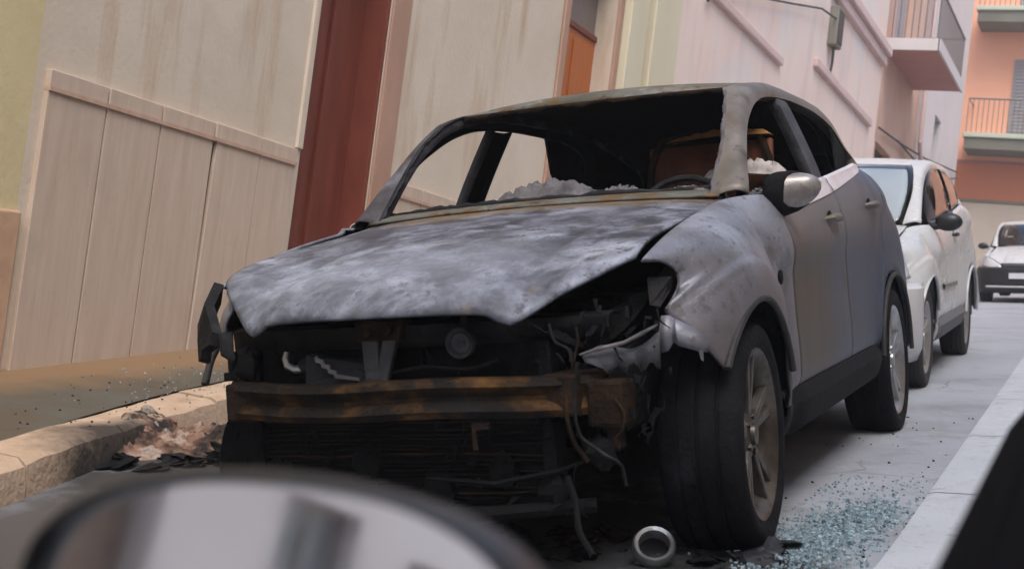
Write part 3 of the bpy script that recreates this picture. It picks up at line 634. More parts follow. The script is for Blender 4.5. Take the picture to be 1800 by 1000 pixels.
def car_body(root, M, S=(1, 1, 1), three_door=False, burnt=True):
    """builds the outer panels; M maps panel kinds to materials. Returns dict of parts"""
    sx, sy, sz = S; gh = 0.0 if burnt else .26
    P = {}
    def sc(v): return (v[0] * sx * (1 + gh * max(0, v[2] - 1.05)), v[1] * sy, v[2] * sz)
    def put(name, G, m, parent=root, flip=False, solid=.012, inner='inner', **k):
        G = [[sc(p) for p in row] for row in G]
        return MB().grid(G, flip).build(name, M[m], parent, solid=solid, inner=M[inner], **k)
    # ---- bonnet
    NU, NV = 49, 22
    front = [(0, -.765, .748), (.18, -.757, .747), (.30, -.735, .744), (.345, -.728, .738), (.375, -.722, .716), (.405, -.712, .708), (.435, -.690, .726), (.52, -.615, .785), (.60, -.535, .828), (.665, -.445, .866)]
    rear = [(0, .43, 1.066), (.3, .445, 1.062), (.55, .47, 1.052), (.662, .50, 1.044)]
    fr = resample(front, (NU + 1) // 2); 
    G = []
    for j in range(NV):
        v = j / (NV - 1); row = []
        for i in range(NU):
            u = -1 + 2 * i / (NU - 1); a = abs(u)
            F0 = fr[round(a * (NU - 1) / 2)]
            xr = lerp(0, .662, F0[0] / .665) ; yr = itp(xr, [(p[0], p[1]) for p in rear]); zr = itp(xr, [(p[0], p[2]) for p in rear])
            nose = 1 - .6 * min(1, max(0, (F0[0] - .42) / .25))
            p1 = (F0[0], F0[1] + .07, F0[2] + .125 * nose + .02); p2 = (xr, yr - .48, zr - .085)
            q = bez(F0, p1, p2, (xr, yr, zr), v)
            # raised ridges running back from the grille corners
            rd = math.exp(-((q[0] - lerp(.37, .50, v)) / .05) ** 2) * .012 * math.sin(math.pi * min(1, v * 1.1))
            row.append(((1 if u >= 0 else -1) * q[0], q[1], q[2] + rd))
        G.append(row)
    P['bonnet'] = put('bonnet', G, 'bonnet')
    for s in (1, -1):
        # ---- front fender
        L = [(itp(-ARCH_R * math.cos(R(a)), WH) + .008, -ARCH_R * math.cos(R(a)), AZ + ARCH_R * math.sin(R(a))) for a in range(32, 181, 5)]
        L += [(.868, .386, .36), (.864, .40, .385), (.862, .50, .390), (.861, .545, .392)]
        Lr = resample(L, 60); NT = 44
        G = []
        FE = [(0, (.683, -.452, .857)), (.2, (.712, -.385, .848)), (.38, (.738, -.318, .808)), (.52, (.738, -.325, .768)), (.68, (.722, -.392, .716)), (.84, (.795, -.362, .636)), (1, Lr[0])]
        first = None
        for i, l in enumerate(Lr):
            q = i / 59; ty = lerp(-.455, .545, (l[1] - Lr[0][1]) / (.545 - Lr[0][1])); ty = min(ty, .545)
            tx = itp(ty, [(-.455, .671), (-.2, .680), (.1, .686), (.45, .672), (.545, .700)])
            tz = itp(ty, [(-.455, .860), (-.2, .928), (.1, .990), (.45, 1.040), (.545, 1.046)])
            if ty > .42: tx = lerp(tx, .785, min(1, (ty - .42) / .125) ** 1.5)
            W = itp(ty, WH); row = []
            for k in range(NT):
                t = k / (NT - 1)
                p0 = (tx, ty, tz); p1 = (lerp(tx, W, .62), ty, tz - .012); p2 = (W + .004, lerp(ty, l[1], .6), lerp(l[2], tz, .60)); p3 = l
                r_ = bez(p0, p1, p2, p3, t)
                d = math.hypot(r_[1], r_[2] - AZ)
                e_ = min(1, max(0, (ARCH_R + .128 - d) / .022)); bul = .013 * e_ * e_ * (3 - 2 * e_) * min(1, t * 2) * (1 if r_[1] < .30 else max(0, 1 - (r_[1] - .30) / .1))
                wd_ = min(1, max(0, (r_[1] - .26) / .26)); wd_ = wd_ * wd_ * (3 - 2 * wd_)
                dx_, _, dz_ = sect(max(.5, r_[1]), 1.046, l[2], t, 1)
                row.append((lerp(r_[0] + bul, dx_, wd_), r_[1], lerp(r_[2], dz_, wd_)))
            if first is None:
                first = row; corr = [tuple(itp(k / (NT - 1), [(a, v[c]) for a, v in FE]) - row[k][c] for c in range(3)) for k in range(NT)]
            fall = max(0, 1 - q * 2.6) ** 2
            G.append([(s * (p[0] + d[0] * fall), p[1] + d[1] * fall, p[2] + d[2] * fall) for p, d in zip(row, corr)])
        P['fender', s] = fd = put('front_fender', G, 'fender', flip=(s < 0))
        m = MB(); m.tube([sc((s * (l[0] + .004), l[1], l[2])) for l in Lr[:44]], .011 * sz, 8); m.build('arch_lip', M['lip'], fd)
        # ---- doors
        yB = 1.72 if three_door else 1.555
        def door(y0, y1, archcut):
            n = 26; NT = 24; G = []
            low = []
            if not archcut: low = [(y0, .392), (y1, .398)]
            else: low = [(y0, .398), (RY - ARCH_R - .004, .405)] + [(RY - (ARCH_R + .004) * math.cos(R(a)), AZ + (ARCH_R + .004) * math.sin(R(a))) for a in range(12, 53, 6)]
            low = resample([(a, b) for a, b in low], n)
            for i, (ly, lz) in enumerate(low):
                q = i / (n - 1); ty = lerp(y0 - (0 if archcut else 0), y1, (ly - y0) / (low[-1][0] - y0)); row = []
                zt = itp(ty, BELTZ)
                for k in range(NT):
                    t = k / (NT - 1); yy = lerp(ty, ly, t ** 1.6)
                    x_, _, z_ = sect(yy, zt, lz, t, 1)
                    d = math.hypot(yy - RY, z_ - AZ)
                    x_ += .010 * math.exp(-((d - ARCH_R - .01) / .05) ** 2) if archcut else 0
                    row.append((s * x_, yy, z_))
                G.append(row)
            return G
        dr = put('front_door', door(.5465, yB, False), 'door', flip=(s < 0)); P['door', s] = dr
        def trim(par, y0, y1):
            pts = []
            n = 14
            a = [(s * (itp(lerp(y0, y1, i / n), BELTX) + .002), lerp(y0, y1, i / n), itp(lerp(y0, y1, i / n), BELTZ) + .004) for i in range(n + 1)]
            offs = [(-.024, .004), (-.010, .012), (.006, .004), (.018, -.018), (.034, -.044), (.046, -.070), (.038, -.075)] if burnt else [(-.024, .004), (-.010, .012), (.006, .004), (.016, -.012), (.022, -.024), (.014, -.027)]  # burnt car: strip widened over the shoulder to carry the painted skylight
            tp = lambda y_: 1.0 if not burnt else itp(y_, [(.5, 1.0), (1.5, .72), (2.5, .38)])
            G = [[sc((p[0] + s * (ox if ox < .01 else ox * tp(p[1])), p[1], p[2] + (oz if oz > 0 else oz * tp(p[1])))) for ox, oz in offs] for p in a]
            MB().grid(G, flip=(s < 0)).build('belt_strip', M['belt'], par, solid=.003)
        def handle(par, y, z, mm):
            x_ = abs(sect(y, itp(y, BELTZ), .345, (itp(y, BELTZ) - z) / (itp(y, BELTZ) - .345), 1)[0])
            h = MB(); h.tube([sc((s * (x_ - .004), y - .095, z - .004)), sc((s * (x_ + .026), y - .075, z)), sc((s * (x_ + .032), y, z + .003)), sc((s * (x_ + .026), y + .075, z)), sc((s * (x_ - .004), y + .095, z - .003))], [.008, .013, .014, .013, .008], 8)
            h.build('handle', M[mm], par)
            c = MB(); c.lathe([(-.004, .0), (-.004, .040), (.0015, .042), (.0015, .0)], 18, 'x', sc((s * (x_ + .002), y - .01, z - .012))); c.build('handle_recess', M['recess'], par)
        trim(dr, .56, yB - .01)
        handle(dr, 1.32 if not three_door else 1.50, .972 if not three_door else .98, 'handle')
        if not three_door:
            rd = put('rear_door', door(yB + .0018, 2.50, True), 'door', flip=(s < 0)); P['rdoor', s] = rd
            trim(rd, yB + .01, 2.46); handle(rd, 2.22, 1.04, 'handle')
        # ---- rear quarter panel with the rear arch
        ys_ = 2.502 if not three_door else yB + .008
        low = []
        if three_door: low = [(ys_, .398), (RY - ARCH_R - .004, .405)] + [(RY - (ARCH_R + .004) * math.cos(R(a)), AZ + (ARCH_R + .004) * math.sin(R(a))) for a in range(12, 181, 6)]
        else: low = [(RY - (ARCH_R + .004) * math.cos(R(a)), AZ + (ARCH_R + .004) * math.sin(R(a))) for a in range(54, 181, 5)]
        low += [(3.03, .36), (3.2, .40), (3.36, .44), (3.46, .46)]
        n = 52; low = resample(low, n); NT = 24; G = []
        for i, (ly, lz) in enumerate(low):
            ty = lerp(ys_, 3.46, max(0, (ly - low[0][0])) / (3.46 - low[0][0])); zt = itp(ty, BELTZ); row = []
            for k in range(NT):
                t = k / (NT - 1); yy = lerp(ty, ly, t ** 1.4)
                x_, _, z_ = sect(yy, zt, lz, t, 1)
                d = math.hypot(yy - RY, z_ - AZ); x_ += .012 * math.exp(-((d - ARCH_R - .015) / .05) ** 2)
                row.append((s * x_, yy, z_))
            G.append(row)
        P['quarter', s] = qp = put('rear_quarter_panel', G, 'quarter', flip=(s < 0))
        a0 = 0
        m = MB(); m.tube([sc((s * (itp(RY - ARCH_R * math.cos(R(a)), WH) + .008), RY - ARCH_R * math.cos(R(a)), AZ + ARCH_R * math.sin(R(a)))) for a in range(4, 181, 8)], .011 * sz, 8); m.build('arch_lip', M['lip'], qp)
        # ---- sill
        prof = [(.74, .268), (.835, .272), (.862, .290), (.876, .335), (.880, .362), (.862, .392), (.80, .402)]
        G = [[(s * (px_ - (.004 if 0 < i < 9 else .02)), lerp(.385, 2.245, i / 9), pz_ + .02 * i / 9) for px_, pz_ in prof] for i in range(10)]
        sl_ = put('sill', G, 'sill', flip=(s < 0), solid=.02)
        # ---- pillar loop: A pillar, roof rail, C pillar
        n = 60
        a = resample(A_EDGE, n); b = resample(B_EDGE, n); G = []
        # pair edges by station instead of arc length, with a rounded face between
        stn = []
        for i in range(len(A_EDGE) - 1):
            for j in range(6):
                t = j / 6
                stn.append((i + t))
        stn.append(len(A_EDGE) - 1)
        def at(E, q): return tuple(itp(q, [(i, e[c]) for i, e in enumerate(E)]) for c in range(3))
        for q in stn:
            p = Vector(at(A_EDGE, q)); r_ = Vector(at(B_EDGE, q)); d = r_ - p
            out = Vector((.35, -.12 if q < 3 else .05, .35)).normalized()
            w = min(.03, d.length * .2)
            row = []
            for k in range(7):
                t = k / 6; bulge = math.sin(math.pi * t) * w
                c_ = p + d * t + out * bulge
                row.append((s * c_.x, c_.y, c_.z))
            # inner return
            r2 = r_ + Vector((-.045, .012, -.012)); p2 = p + Vector((-.012, .0, -.045))
            row += [(s * r2.x, r2.y, r2.z)]
            row = [(s * p2.x, p2.y, p2.z)] + row
            G.append(row)
        P['rail', s] = put('pillar_frame', G, 'pillar_near' if s > 0 else 'pillar_far', flip=(s < 0), solid=.006)
        # C pillar foot between rail end and quarter top
        G = []
        e = A_EDGE[-1]; f = B_EDGE[-1]
        for i in range(10):
            t = i / 9; top = (lerp(f[0], e[0], t), lerp(f[1], e[1], t), lerp(f[2], e[2], t))
            yb_ = lerp(2.50, 3.44, t); bt = (itp(yb_, BELTX), yb_, itp(yb_, BELTZ))
            G.append([(s * lerp(top[0], bt[0], k / 4), lerp(top[1], bt[1], k / 4), lerp(top[2], bt[2], k / 4)) for k in range(5)])
        put('c_pillar', G, 'quarter', flip=(s < 0), solid=.006)
        # ---- B pillar
        yb0, yb1, yt0, yt1 = (1.42, 1.62, 1.50, 1.70) if not three_door else (1.64, 1.78, 1.66, 1.80)
        zb = itp(yb0, BELTZ); m = MB()
        G = []
        for k in range(9):
            t = k / 8; x_ = lerp(.792, .640, t ** 1.15); z_ = lerp(zb - .02, 1.468, t)
            y0 = lerp(yb0, yt0, t); y1 = lerp(yb1, yt1, t)
            G.append([(s * (x_ - .045), y0 + .01, z_), (s * x_, y0, z_), (s * (x_ + .006), (y0 + y1) / 2, z_), (s * x_, y1, z_), (s * (x_ - .045), y1 - .01, z_)])
        put('b_pillar', G, 'bpillar', flip=(s < 0), solid=.006)
    # ---- roof
    NU = 25; G = []; ed = [e for e in A_EDGE[4:12]]
    for q in range(43):
        p = q / 42 * 7; ex, ey, ez = (itp(p, [(i, e[c]) for i, e in enumerate(ed)]) for c in range(3)); row = []
        for i in range(NU):
            u = -1 + 2 * i / (NU - 1); cr = 1 - u * u
            bow = -.075 * cr * (1 - q / 42) + .09 * cr * (q / 42)
            row.append((ex * u, ey + bow, ez + .028 * cr - (.030 * cr if q == 0 else 0)))
        G.append(row)
    P['roof'] = put('roof', G, 'roof', solid=.010)
    # ---- tailgate and rear bumper
    G = []
    for k in range(12):
        t = k / 11; z_ = lerp(.46, 1.12, t); row = []
        for i in range(17):
            u = -1 + 2 * i / 16; row.append((itp(3.46, WH) * lerp(1, .92, t) * u, 3.46 + .09 * (1 - u * u), z_))
        G.append(row)
    tg = put('tailgate', G, 'quarter', flip=True, solid=.012)
    G = []
    for k in range(8):
        t = k / 7; row = []
        for i in range(17):
            u = -1 + 2 * i / 16; hw = lerp(.60, .535, t); row.append((hw * u, lerp(3.46, 3.22, t) + .09 * (1 - u * u), lerp(1.115, 1.385, t)))
        G.append(row)
    put('rear_window', G, 'rearglass', tg, flip=True, solid=.006)
    return P

def wheel_part(root, loc, M, steer=0.0, side=1, r=.338, w=.215, rim=.252, tyre=True, spokes=5, droop=0.0):
    """wheel part: rim barrel with tyre, spokes and hub as sub-parts; local x is the axle, outer face +x*side"""
    b = MB(); hw = w / 2
    b.lathe([(-hw * .9, rim - .01), (-hw * .86, rim + .006), (-hw * .6, rim - .02), (hw * .2, rim - .045), (hw * .62, rim - .022), (hw * .86, rim + .006), (hw * .93, rim - .002), (hw * .86, rim - .016), (hw * .5, rim - .04), (hw * .1, rim - .06), (-hw * .5, rim - .045)], 56, 'x', closed=True)
    wh_ = b.build('wheel', M['rim'], root)
    if side < 0: rot = Matrix.Rotation(math.pi + steer, 4, 'Z')
    else: rot = Matrix.Rotation(steer, 4, 'Z')
    wh_.matrix_local = Matrix.Translation(loc) @ rot
    if tyre:
        t = MB(); n = 72
        prof = [(-hw * .88, rim), (-hw * .98, rim + .02), (-hw * 1.03, (rim + r) / 2), (-hw * .97, r - .022), (-hw * .80, r - .006), (-hw * .52, r - .001), (-hw * .50, r - .007), (-hw * .44, r - .007), (-hw * .42, r), (-hw * .06, r + .002), (-hw * .04, r - .006), (hw * .04, r - .006), (hw * .06, r + .002), (hw * .42, r), (hw * .44, r - .007), (hw * .50, r - .007), (hw * .52, r - .001), (hw * .80, r - .006), (hw * .97, r - .022), (hw * 1.03, (rim + r) / 2), (hw * .98, rim + .02), (hw * .88, rim)]
        t.lathe(prof, n, 'x')
        # flat where it stands
        V = []
        for (x_, y_, z_) in t.V:
            lim = -(r - .014)
            if z_ < lim + .03: k_ = max(0, (lim + .03 - z_)); z_ = max(z_, lim); x_ *= 1 + k_ * .8
            V.append((x_, y_, z_))
        t.V = V
        ty = t.build('tyre', M['tyre'], wh_)
    for i in range(spokes):
        a0 = 2 * math.pi * i / spokes + .35
        s_ = MB()
        for da in (-.14, .14):
            u = (math.cos(a0 + da * .45), math.sin(a0 + da * .45)); o2 = (math.cos(a0 + da * 1.15), math.sin(a0 + da * 1.15))
            V = []
            for (dir_, rad, wid, xo) in ((u, .045, .018, hw * .66), (o2, rim - .018, .017, hw * .80)):
                tx_, ty_ = -dir_[1], dir_[0]
                cx_, cy_ = dir_[0] * rad, dir_[1] * rad
                V += [(xo - .03, cx_ - tx_ * wid, cy_ - ty_ * wid), (xo - .03, cx_ + tx_ * wid, cy_ + ty_ * wid), (xo, cx_ + tx_ * wid * .75, cy_ + ty_ * wid * .75), (xo, cx_ - tx_ * wid * .75, cy_ - ty_ * wid * .75)]
            s_.add(V, [(0, 1, 2, 3), (7, 6, 5, 4), (0, 4, 5, 1), (1, 5, 6, 2), (2, 6, 7, 3), (3, 7, 4, 0)])
        s_.build('spoke', M['rim'], wh_, smooth=False, bevel=.004)
    h = MB(); h.lathe([(hw * .2, .075), (hw * .6, .072), (hw * .66, .062), (hw * .70, .034), (hw * .80, .030), (hw * .82, 0.0)], 30, 'x'); h.build('hub', M['hub'], wh_)
    for i in range(5):
        a0 = 2 * math.pi * i / 5
        q = MB(); q.lathe([(hw * .6, .011), (hw * .74, .010), (hw * .75, 0)], 6, 'x', (0, .055 * math.cos(a0), .055 * math.sin(a0))); q.build('wheel_nut', M['hub'], wh_, smooth=False)
    d = MB(); d.lathe([(-hw * .1, .0), (-hw * .1, .145), (0, .145), (0, .0)], 36, 'x'); d.build('brake_disc', M['brake'], wh_)
    return wh_

# ------------------------------------------------------------------ the burnt-out car
CARM = Matrix(((0.98881089, -0.02811828, -0.14650049, -0.79104871),
               (0.00947538, 0.99193031, -0.12642975, -0.0075803),
               (0.14887326, 0.12362696, 0.98109792, -0.11909861),
               (0, 0, 0, 1)))
bc = empty('burnt_car', mat=CARM)
tag(bc, 'burnt-out grey crossover car without bumper, grille or glass in the foreground', 'car')
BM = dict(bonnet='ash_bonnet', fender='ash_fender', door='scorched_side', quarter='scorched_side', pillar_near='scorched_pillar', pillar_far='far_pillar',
          bpillar='scorched_bracket', roof='burnt_roof', inner='soot', lip='sooty_plastic', sill='sooty_plastic', belt='belt_skylit', handle='scorched_pillar', recess='soot', rearglass='sooty_glass')
stain('ash_bonnet', [(-.1, -.50, .50, .22, .7)], hexc(156, 161, 174), amt=.45, nscale=22)
stain('ash_bonnet', [(.33, .10, .20, .22, .5), (-.22, .16, .34, .10, .5), (-.50, .05, .10, .30, .5)], hexc(72, 70, 78), amt=.6, nscale=7)
stain('ash_bonnet', [(.15, .42, .62, .10, .45), (-.30, .36, .25, .08, .5)], hexc(112, 92, 66), amt=.75, nscale=8)
stain('ash_fender', [(.0, .48, .50, .27, .35)], hexc(92, 84, 82), axes=(1, 2), amt=.75, nscale=5)
stain('scorched_side', [(.85, .58, .50, .40, .6)], hexc(88, 78, 61), axes=(1, 2), amt=.8, nscale=2.5)
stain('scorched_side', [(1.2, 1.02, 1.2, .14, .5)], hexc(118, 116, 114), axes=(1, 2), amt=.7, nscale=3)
PB = car_body(bc, BM)
WMb = dict(rim='burnt_alloy', tyre='burnt_tyre', hub='burnt_alloy', brake='rust_dark')
wheel_part(bc, (.755, 0, .324), WMb, steer=R(2.2), side=1, w=.238)
wheel_part(bc, (.785, 2.63, .324), dict(WMb, rim='bare_alloy', hub='bare_alloy'), steer=0, side=1)
wheel_part(bc, (-.765, 0, .252), dict(rim='soot', tyre='soot', hub='soot', brake='soot'), steer=R(-4), side=-1, tyre=False)
wheel_part(bc, (-.765, 2.63, .252), dict(rim='soot', tyre='soot', hub='soot', brake='soot'), steer=0, side=-1, tyre=False)
def bp(name, m, mat_, par=bc, **k): return m.build(name, mat_, par, **k)
rnd = random.Random(21)
# floor pan, firewall, wheel wells, inner door skins: all sooty steel
m = MB(); m.box((-.72, .35, .24), (.72, 3.38, .27)); bp('floor_pan', m, 'soot', smooth=False)
m = MB(); m.box((-.74, .36, .27), (.74, .39, 1.0)); bp('firewall', m, 'soot', smooth=False)
for s in (1, -1):
    for yc in (0, RY):
        m = MB(); prof = []
        for a in range(62 if yc == 0 else -5, 186, 8): prof.append((-.43 * math.cos(R(a)) + yc, .34 + .43 * math.sin(R(a))))
        G = [[(s * x_, p[0], p[1]) for x_ in (.86, .70, .50)] for p in prof]
        m.grid(G, flip=(s < 0)); bp('wheel_well', m, 'soot', solid=.004)
        m = MB(); G = [[(s * .5, p[0], p[1]), (s * .5, p[0], .2)] for p in prof]; m.grid(G); bp('wheel_well_wall', m, 'soot', solid=.004)
    m = MB(); m.box((min(s * .70, s * .74), .60, .34), (max(s * .70, s * .74), 1.52, 1.04)); bp('door_lining', m, 'rust_dark' if s < 0 else 'soot', smooth=False, bevel=.01)
    m = MB(); m.box((min(s * .70, s * .74), 1.60, .34), (max(s * .70, s * .74), 2.42, 1.12)); bp('door_lining', m, 'rust_dark' if s < 0 else 'soot', smooth=False, bevel=.01)
# burnt trim still hanging at the far C pillar
m = MB(); m.add([(-.70, 2.26, 1.10), (-.695, 2.31, 1.21), (-.662, 2.32, 1.26), (-.652, 2.25, 1.31), (-.625, 2.13, 1.49), (-.625, 2.9, 1.47), (-.72, 2.9, 1.10)], [tuple(range(7))]); bp('charred_trim', m, 'soot', solid=.012, smooth=False)
m = MB(); m.add([(.70, 2.38, 1.12), (.66, 2.52, 1.40), (.62, 2.6, 1.46), (.60, 3.1, 1.36), (.70, 3.1, 1.12)], [tuple(range(5))]); bp('charred_trim', m, 'soot', solid=.012, smooth=False)
# cowl panel, dashboard remains, steering wheel
G = []
for i in range(31):
    u = -1 + 2 * i / 30; c_ = 1 - u * u
    G.append([(.66 * u, .455 - .04 * c_ + .03 * 0, 1.052 + .018 * c_), (.655 * u, .50 - .05 * c_, 1.066 + .014 * c_), (.65 * u, .56 - .05 * c_, 1.078 + .012 * c_), (.645 * u, .60 - .05 * c_, 1.06 + .012 * c_)])
m = MB(); m.grid(G, True); bp('cowl', m, 'burnt_roof', solid=.008)
def lump(name, pts, h, base, mat_, seed, wid=.16, par=bc):
    """heap of ash along a line of points"""
    rr = random.Random(seed); P_ = resample(pts, 26); G = []
    for i, p in enumerate(P_):
        e_ = math.sin(math.pi * i / 25) ** .35; row = []
        for k in range(9):
            t = -1 + k / 4; hh = h * e_ * (1 - abs(t) ** 2.2) * rr.uniform(.72, 1.18)
            row.append((p[0] + rr.uniform(-.006, .006), p[1] + t * wid * .5, p[2] - base + hh + base * .0))
        G.append(row)
    mm = MB(); mm.grid(G); return bp(name, mm, mat_, par)
m = MB(); m.hexa([(-.66, .52, .82), (.66, .52, .82), (.66, .80, .84), (-.66, .80, .84), (-.63, .50, 1.05), (.63, .50, 1.05), (.62, .74, 1.07), (-.62, .74, 1.07)]); bp('dashboard', m, 'soot', smooth=False, bevel=.03)
lump('ash_heap', [(-.20, .62, 1.075), (.02, .64, 1.08), (.165, .64, 1.08)], .085, .0, 'ash_grey', 5)
lump('ash_heap', [(.16, .66, 1.07), (.24, .68, 1.07), (.33, .66, 1.07)], .055, .0, 'ash_grey', 9, .14)
lump('ash_heap', [(.40, .62, 1.07), (.5, .62, 1.07), (.60, .58, 1.07)], .03, .0, 'ash_grey', 12, .12)
sw = MB(); C_ = Vector((.385, .93, .985)); uu = Vector((1, 0, 0)); vv = Vector((0, .42, .91)).normalized()
sw.tube([C_ + uu * .185 * math.cos(a) + vv * .185 * math.sin(a) for a in [2 * math.pi * i / 40 for i in range(41)]], .013, 8, cap=False)
stw = bp('steering_wheel', sw, 'charred_grey')
m = MB(); m.tube([C_, C_ + Vector((0, -.22, -.10))], .03, 10); m.build('steering_column', 'soot', stw)
for a in (R(-90), R(10), R(170)):
    m = MB(); m.tube([C_, C_ + uu * .18 * math.cos(a) + vv * .18 * math.sin(a)], .012, 6); m.build('wheel_spoke', 'charred_grey', stw)
# seats: bare frames with springs and charred backs
def seat(x0, x1, y, ztop, back, mat_f, head=True):
    w_ = x1 - x0; xc = (x0 + x1) / 2
    f = MB(); loop = [(x0, y, .45), (x0, y + .10, .80), (x0 + .03, y + .17, ztop - .08), (x0 + .08, y + .19, ztop), (x1 - .08, y + .19, ztop), (x1 - .03, y + .17, ztop - .08), (x1, y + .10, .80), (x1, y, .45)]
    f.tube(resample(loop, 40), .016, 8)
    st = bp('seat', f, 'rust_dark' if mat_f == 'rust_red' else mat_f)
    b_ = MB(); G = [[(lerp(x0 + .02, x1 - .02, i / 8), y + .06 + .12 * (k / 8) + .03 * math.sin(math.pi * i / 8), lerp(.46, ztop - .03, k / 8)) for i in range(9)] for k in range(9)]
    b_.grid(G); b_.build('backrest', back, st, solid=.03)
    c_ = MB(); G = [[(lerp(x0, x1, i / 8), lerp(y - .42, y + .05, k / 6), .46 + .03 * math.sin(i * 2.3 + k * 1.7)) for i in range(9)] for k in range(7)]
    c_.grid(G); c_.build('seat_base', 'soot', st, solid=.05)
    if head:
        for dx in (-.07, .07):
            p_ = MB(); p_.tube([(xc + dx, y + .185, ztop - .01), (xc + dx, y + .20, ztop + .13)], .008, 6); p_.build('headrest_post', 'rust_dark', st)
        h_ = MB(); h_.tube([(xc - .12, y + .20, ztop + .07), (xc - .11, y + .20, ztop + .17), (xc - .05, y + .205, ztop + .20), (xc + .05, y + .205, ztop + .20), (xc + .11, y + .20, ztop + .17), (xc + .12, y + .20, ztop + .07)], .014, 8); h_.build('headrest_frame', 'rust_dark', st)
    return st
s1 = seat(.10, .64, 1.26, 1.34, 'rust_red', 'rust_red', head=False)
s2 = seat(-.62, -.14, 1.30, 1.08, 'soot', 'soot', head=False)
s3 = seat(-.64, .64, 2.25, 1.12, 'soot', 'charred_steel', head=False)
lump('ash_heap', [(.36, 1.38, 1.16), (.55, 1.37, 1.17), (.70, 1.35, 1.15)], .06, .0, 'ash_white', 31, .10, s1)
lump('rusty_cover', [(.20, 1.45, 1.325), (.42, 1.46, 1.335), (.62, 1.45, 1.325)], .03, .0, 'rust_orange', 33, .08, s1)
# ragged remains of the windscreen seal along the near pillar and roof edge
def ragged(name, line, w_, mat_, seed, direction):
    rr = random.Random(seed); P_ = resample(line, 60); V = []; F = []
    d_ = Vector(direction); cur = 0
    for i, p in enumerate(P_):
        cur = .55 * cur + .45 * rr.uniform(-1, 1); k_ = w_ * (.8 + .55 * cur); p = Vector(p)
        V += [p, p + d_ * k_ * .5 + Vector((0, rr.uniform(-.004, .004), 0)), p + d_ * k_]
    for i in range(59):
        F += [(3*i, 3*i+3, 3*i+4, 3*i+1), (3*i+1, 3*i+4, 3*i+5, 3*i+2)]
    return ob(name, V, F, mat_, bc, solid=.006, off=0)
aed = [tuple(itp(q * 4 / 30, [(i, e[c]) for i, e in enumerate(A_EDGE)]) for c in range(3)) for q in range(31)]
ragged('windscreen_seal', [(p[0], p[1] + .003, p[2]) for p in aed], .015, 'ash_grey', 3, (-1, .12, -.08))
ragged('windscreen_seal', [(-p[0], p[1] + .003, p[2]) for p in aed], .018, 'charred_grey', 4, (1, .12, -.08))
hdr = [(.552 * u, 1.08 - .075 * (1 - u * u), 1.482 - .002 * (1 - u * u)) for u in [-1 + 2 * i / 30 for i in range(31)]]
ragged('windscreen_seal', hdr, .022, 'rust_dark', 5, (0, .05, -1))
ragged('windscreen_seal', [(.65 * u, .58 - .05 * (1 - u * u), 1.075 + .012 * (1 - u * u)) for u in [-1 + 2 * i / 30 for i in range(31)]], .02, 'charred_grey', 6, (0, .2, 1))
# door mirror on the near side
mr_ = MB(); G = []
def mirror_row(t, grow=0.0, k0=0, k1=16):
    x_ = lerp(.790, .965, t); e_ = itp(t, [(0, .86), (.18, 1.0), (.5, .90), (.8, .66), (.94, .40), (1, .16)]) + grow
    cz = lerp(1.044, 1.066, t); row = []
    for k in range(k0, k1 + 1):
        a = 2 * math.pi * k / 16; ca, sa = math.cos(a), math.sin(a)
        row.append((x_, .585 + .060 * e_ * ca * (1.1 if ca < 0 else .6) + .03 * t, cz + e_ * (.066 if sa > 0 else .074) * math.copysign(abs(sa) ** .75, sa)))
    return row
for i in range(19): G.append(mirror_row(i / 18))
mr_.grid(G); mr_.add(G[-1][:-1], [tuple(range(16))]); mr_.add(G[0][:-1], [tuple(range(16))[::-1]])
dm = bp('door_mirror', mr_, 'mirror_shell')
m = MB(); m.hexa([(.74, .50, .985), (.83, .54, .99), (.83, .62, .99), (.74, .60, .985), (.74, .51, 1.05), (.82, .55, 1.035), (.82, .61, 1.035), (.74, .60, 1.05)]); m.build('mirror_arm', 'sooty_plastic', dm, smooth=False, bevel=.012)
m = MB(); G = []
for k in range(4, 14):
    tt = [.62, .52, .44, .40, .38, .36, .44, .56, .66, .74][k - 4]; G.append([mirror_row(tt * j / 6, .05 if j < 6 else .0, k, k)[0] for j in range(7)])
m.grid(G); m.build('charred_face', 'soot', dm, solid=.003)
lump('ash_heap', [(.735, .56, 1.05), (.76, .64, 1.055), (.775, .72, 1.06)], .02, 0, 'ash_grey', 41, .03)
# side repeater hole on the fender
m = MB(); m.lathe([(0, .0), (0, .020), (.006, .024), (.009, .020), (.009, 0)], 18, 'x', (.880, .29, .775)); bp('repeater_hole', m, 'soot', PB['fender', 1])
# ---- what is left of the front end
m = MB(); G = []
bx = [(-.575, -.56), (-.50, -.645), (-.25, -.715), (0, -.735), (.25, -.715), (.50, -.645), (.60, -.56)]
prof = [(.02, .462), (-.012, .466), (-.022, .484), (-.012, .500), (-.002, .510), (-.002, .522), (-.012, .532), (-.024, .548), (-.012, .568), (.02, .572)]
for i in range(41):
    x_ = lerp(-.575, .60, i / 40); yb_ = itp(x_, bx); G.append([(x_, yb_ + a, b + .004 * math.sin(x_ * 9)) for a, b in prof])
m.grid(G, True); bb = bp('bumper_beam', m, 'rust_beam', solid=.02)
for x_ in (-.49, .50):
    m = MB(); m.box((x_ - .05, -.66, .46), (x_ + .05, -.25, .57)); m.build('crash_box', 'rust_dark', bb, smooth=False, bevel=.008)
m = MB(); m.box((-.585, -.60, .575), (-.49, -.55, .60)); m.box((-.575, -.59, .60), (-.555, -.56, .66)); m.build('bracket', 'charred_steel', bb, smooth=False, bevel=.004)
m = MB(); m.box((.56, -.62, .425), (.665, -.52, .55)); m.box((.60, -.60, .36), (.64, -.54, .43)); m.build('bracket', 'rust_dark', bb, smooth=False, bevel=.012)
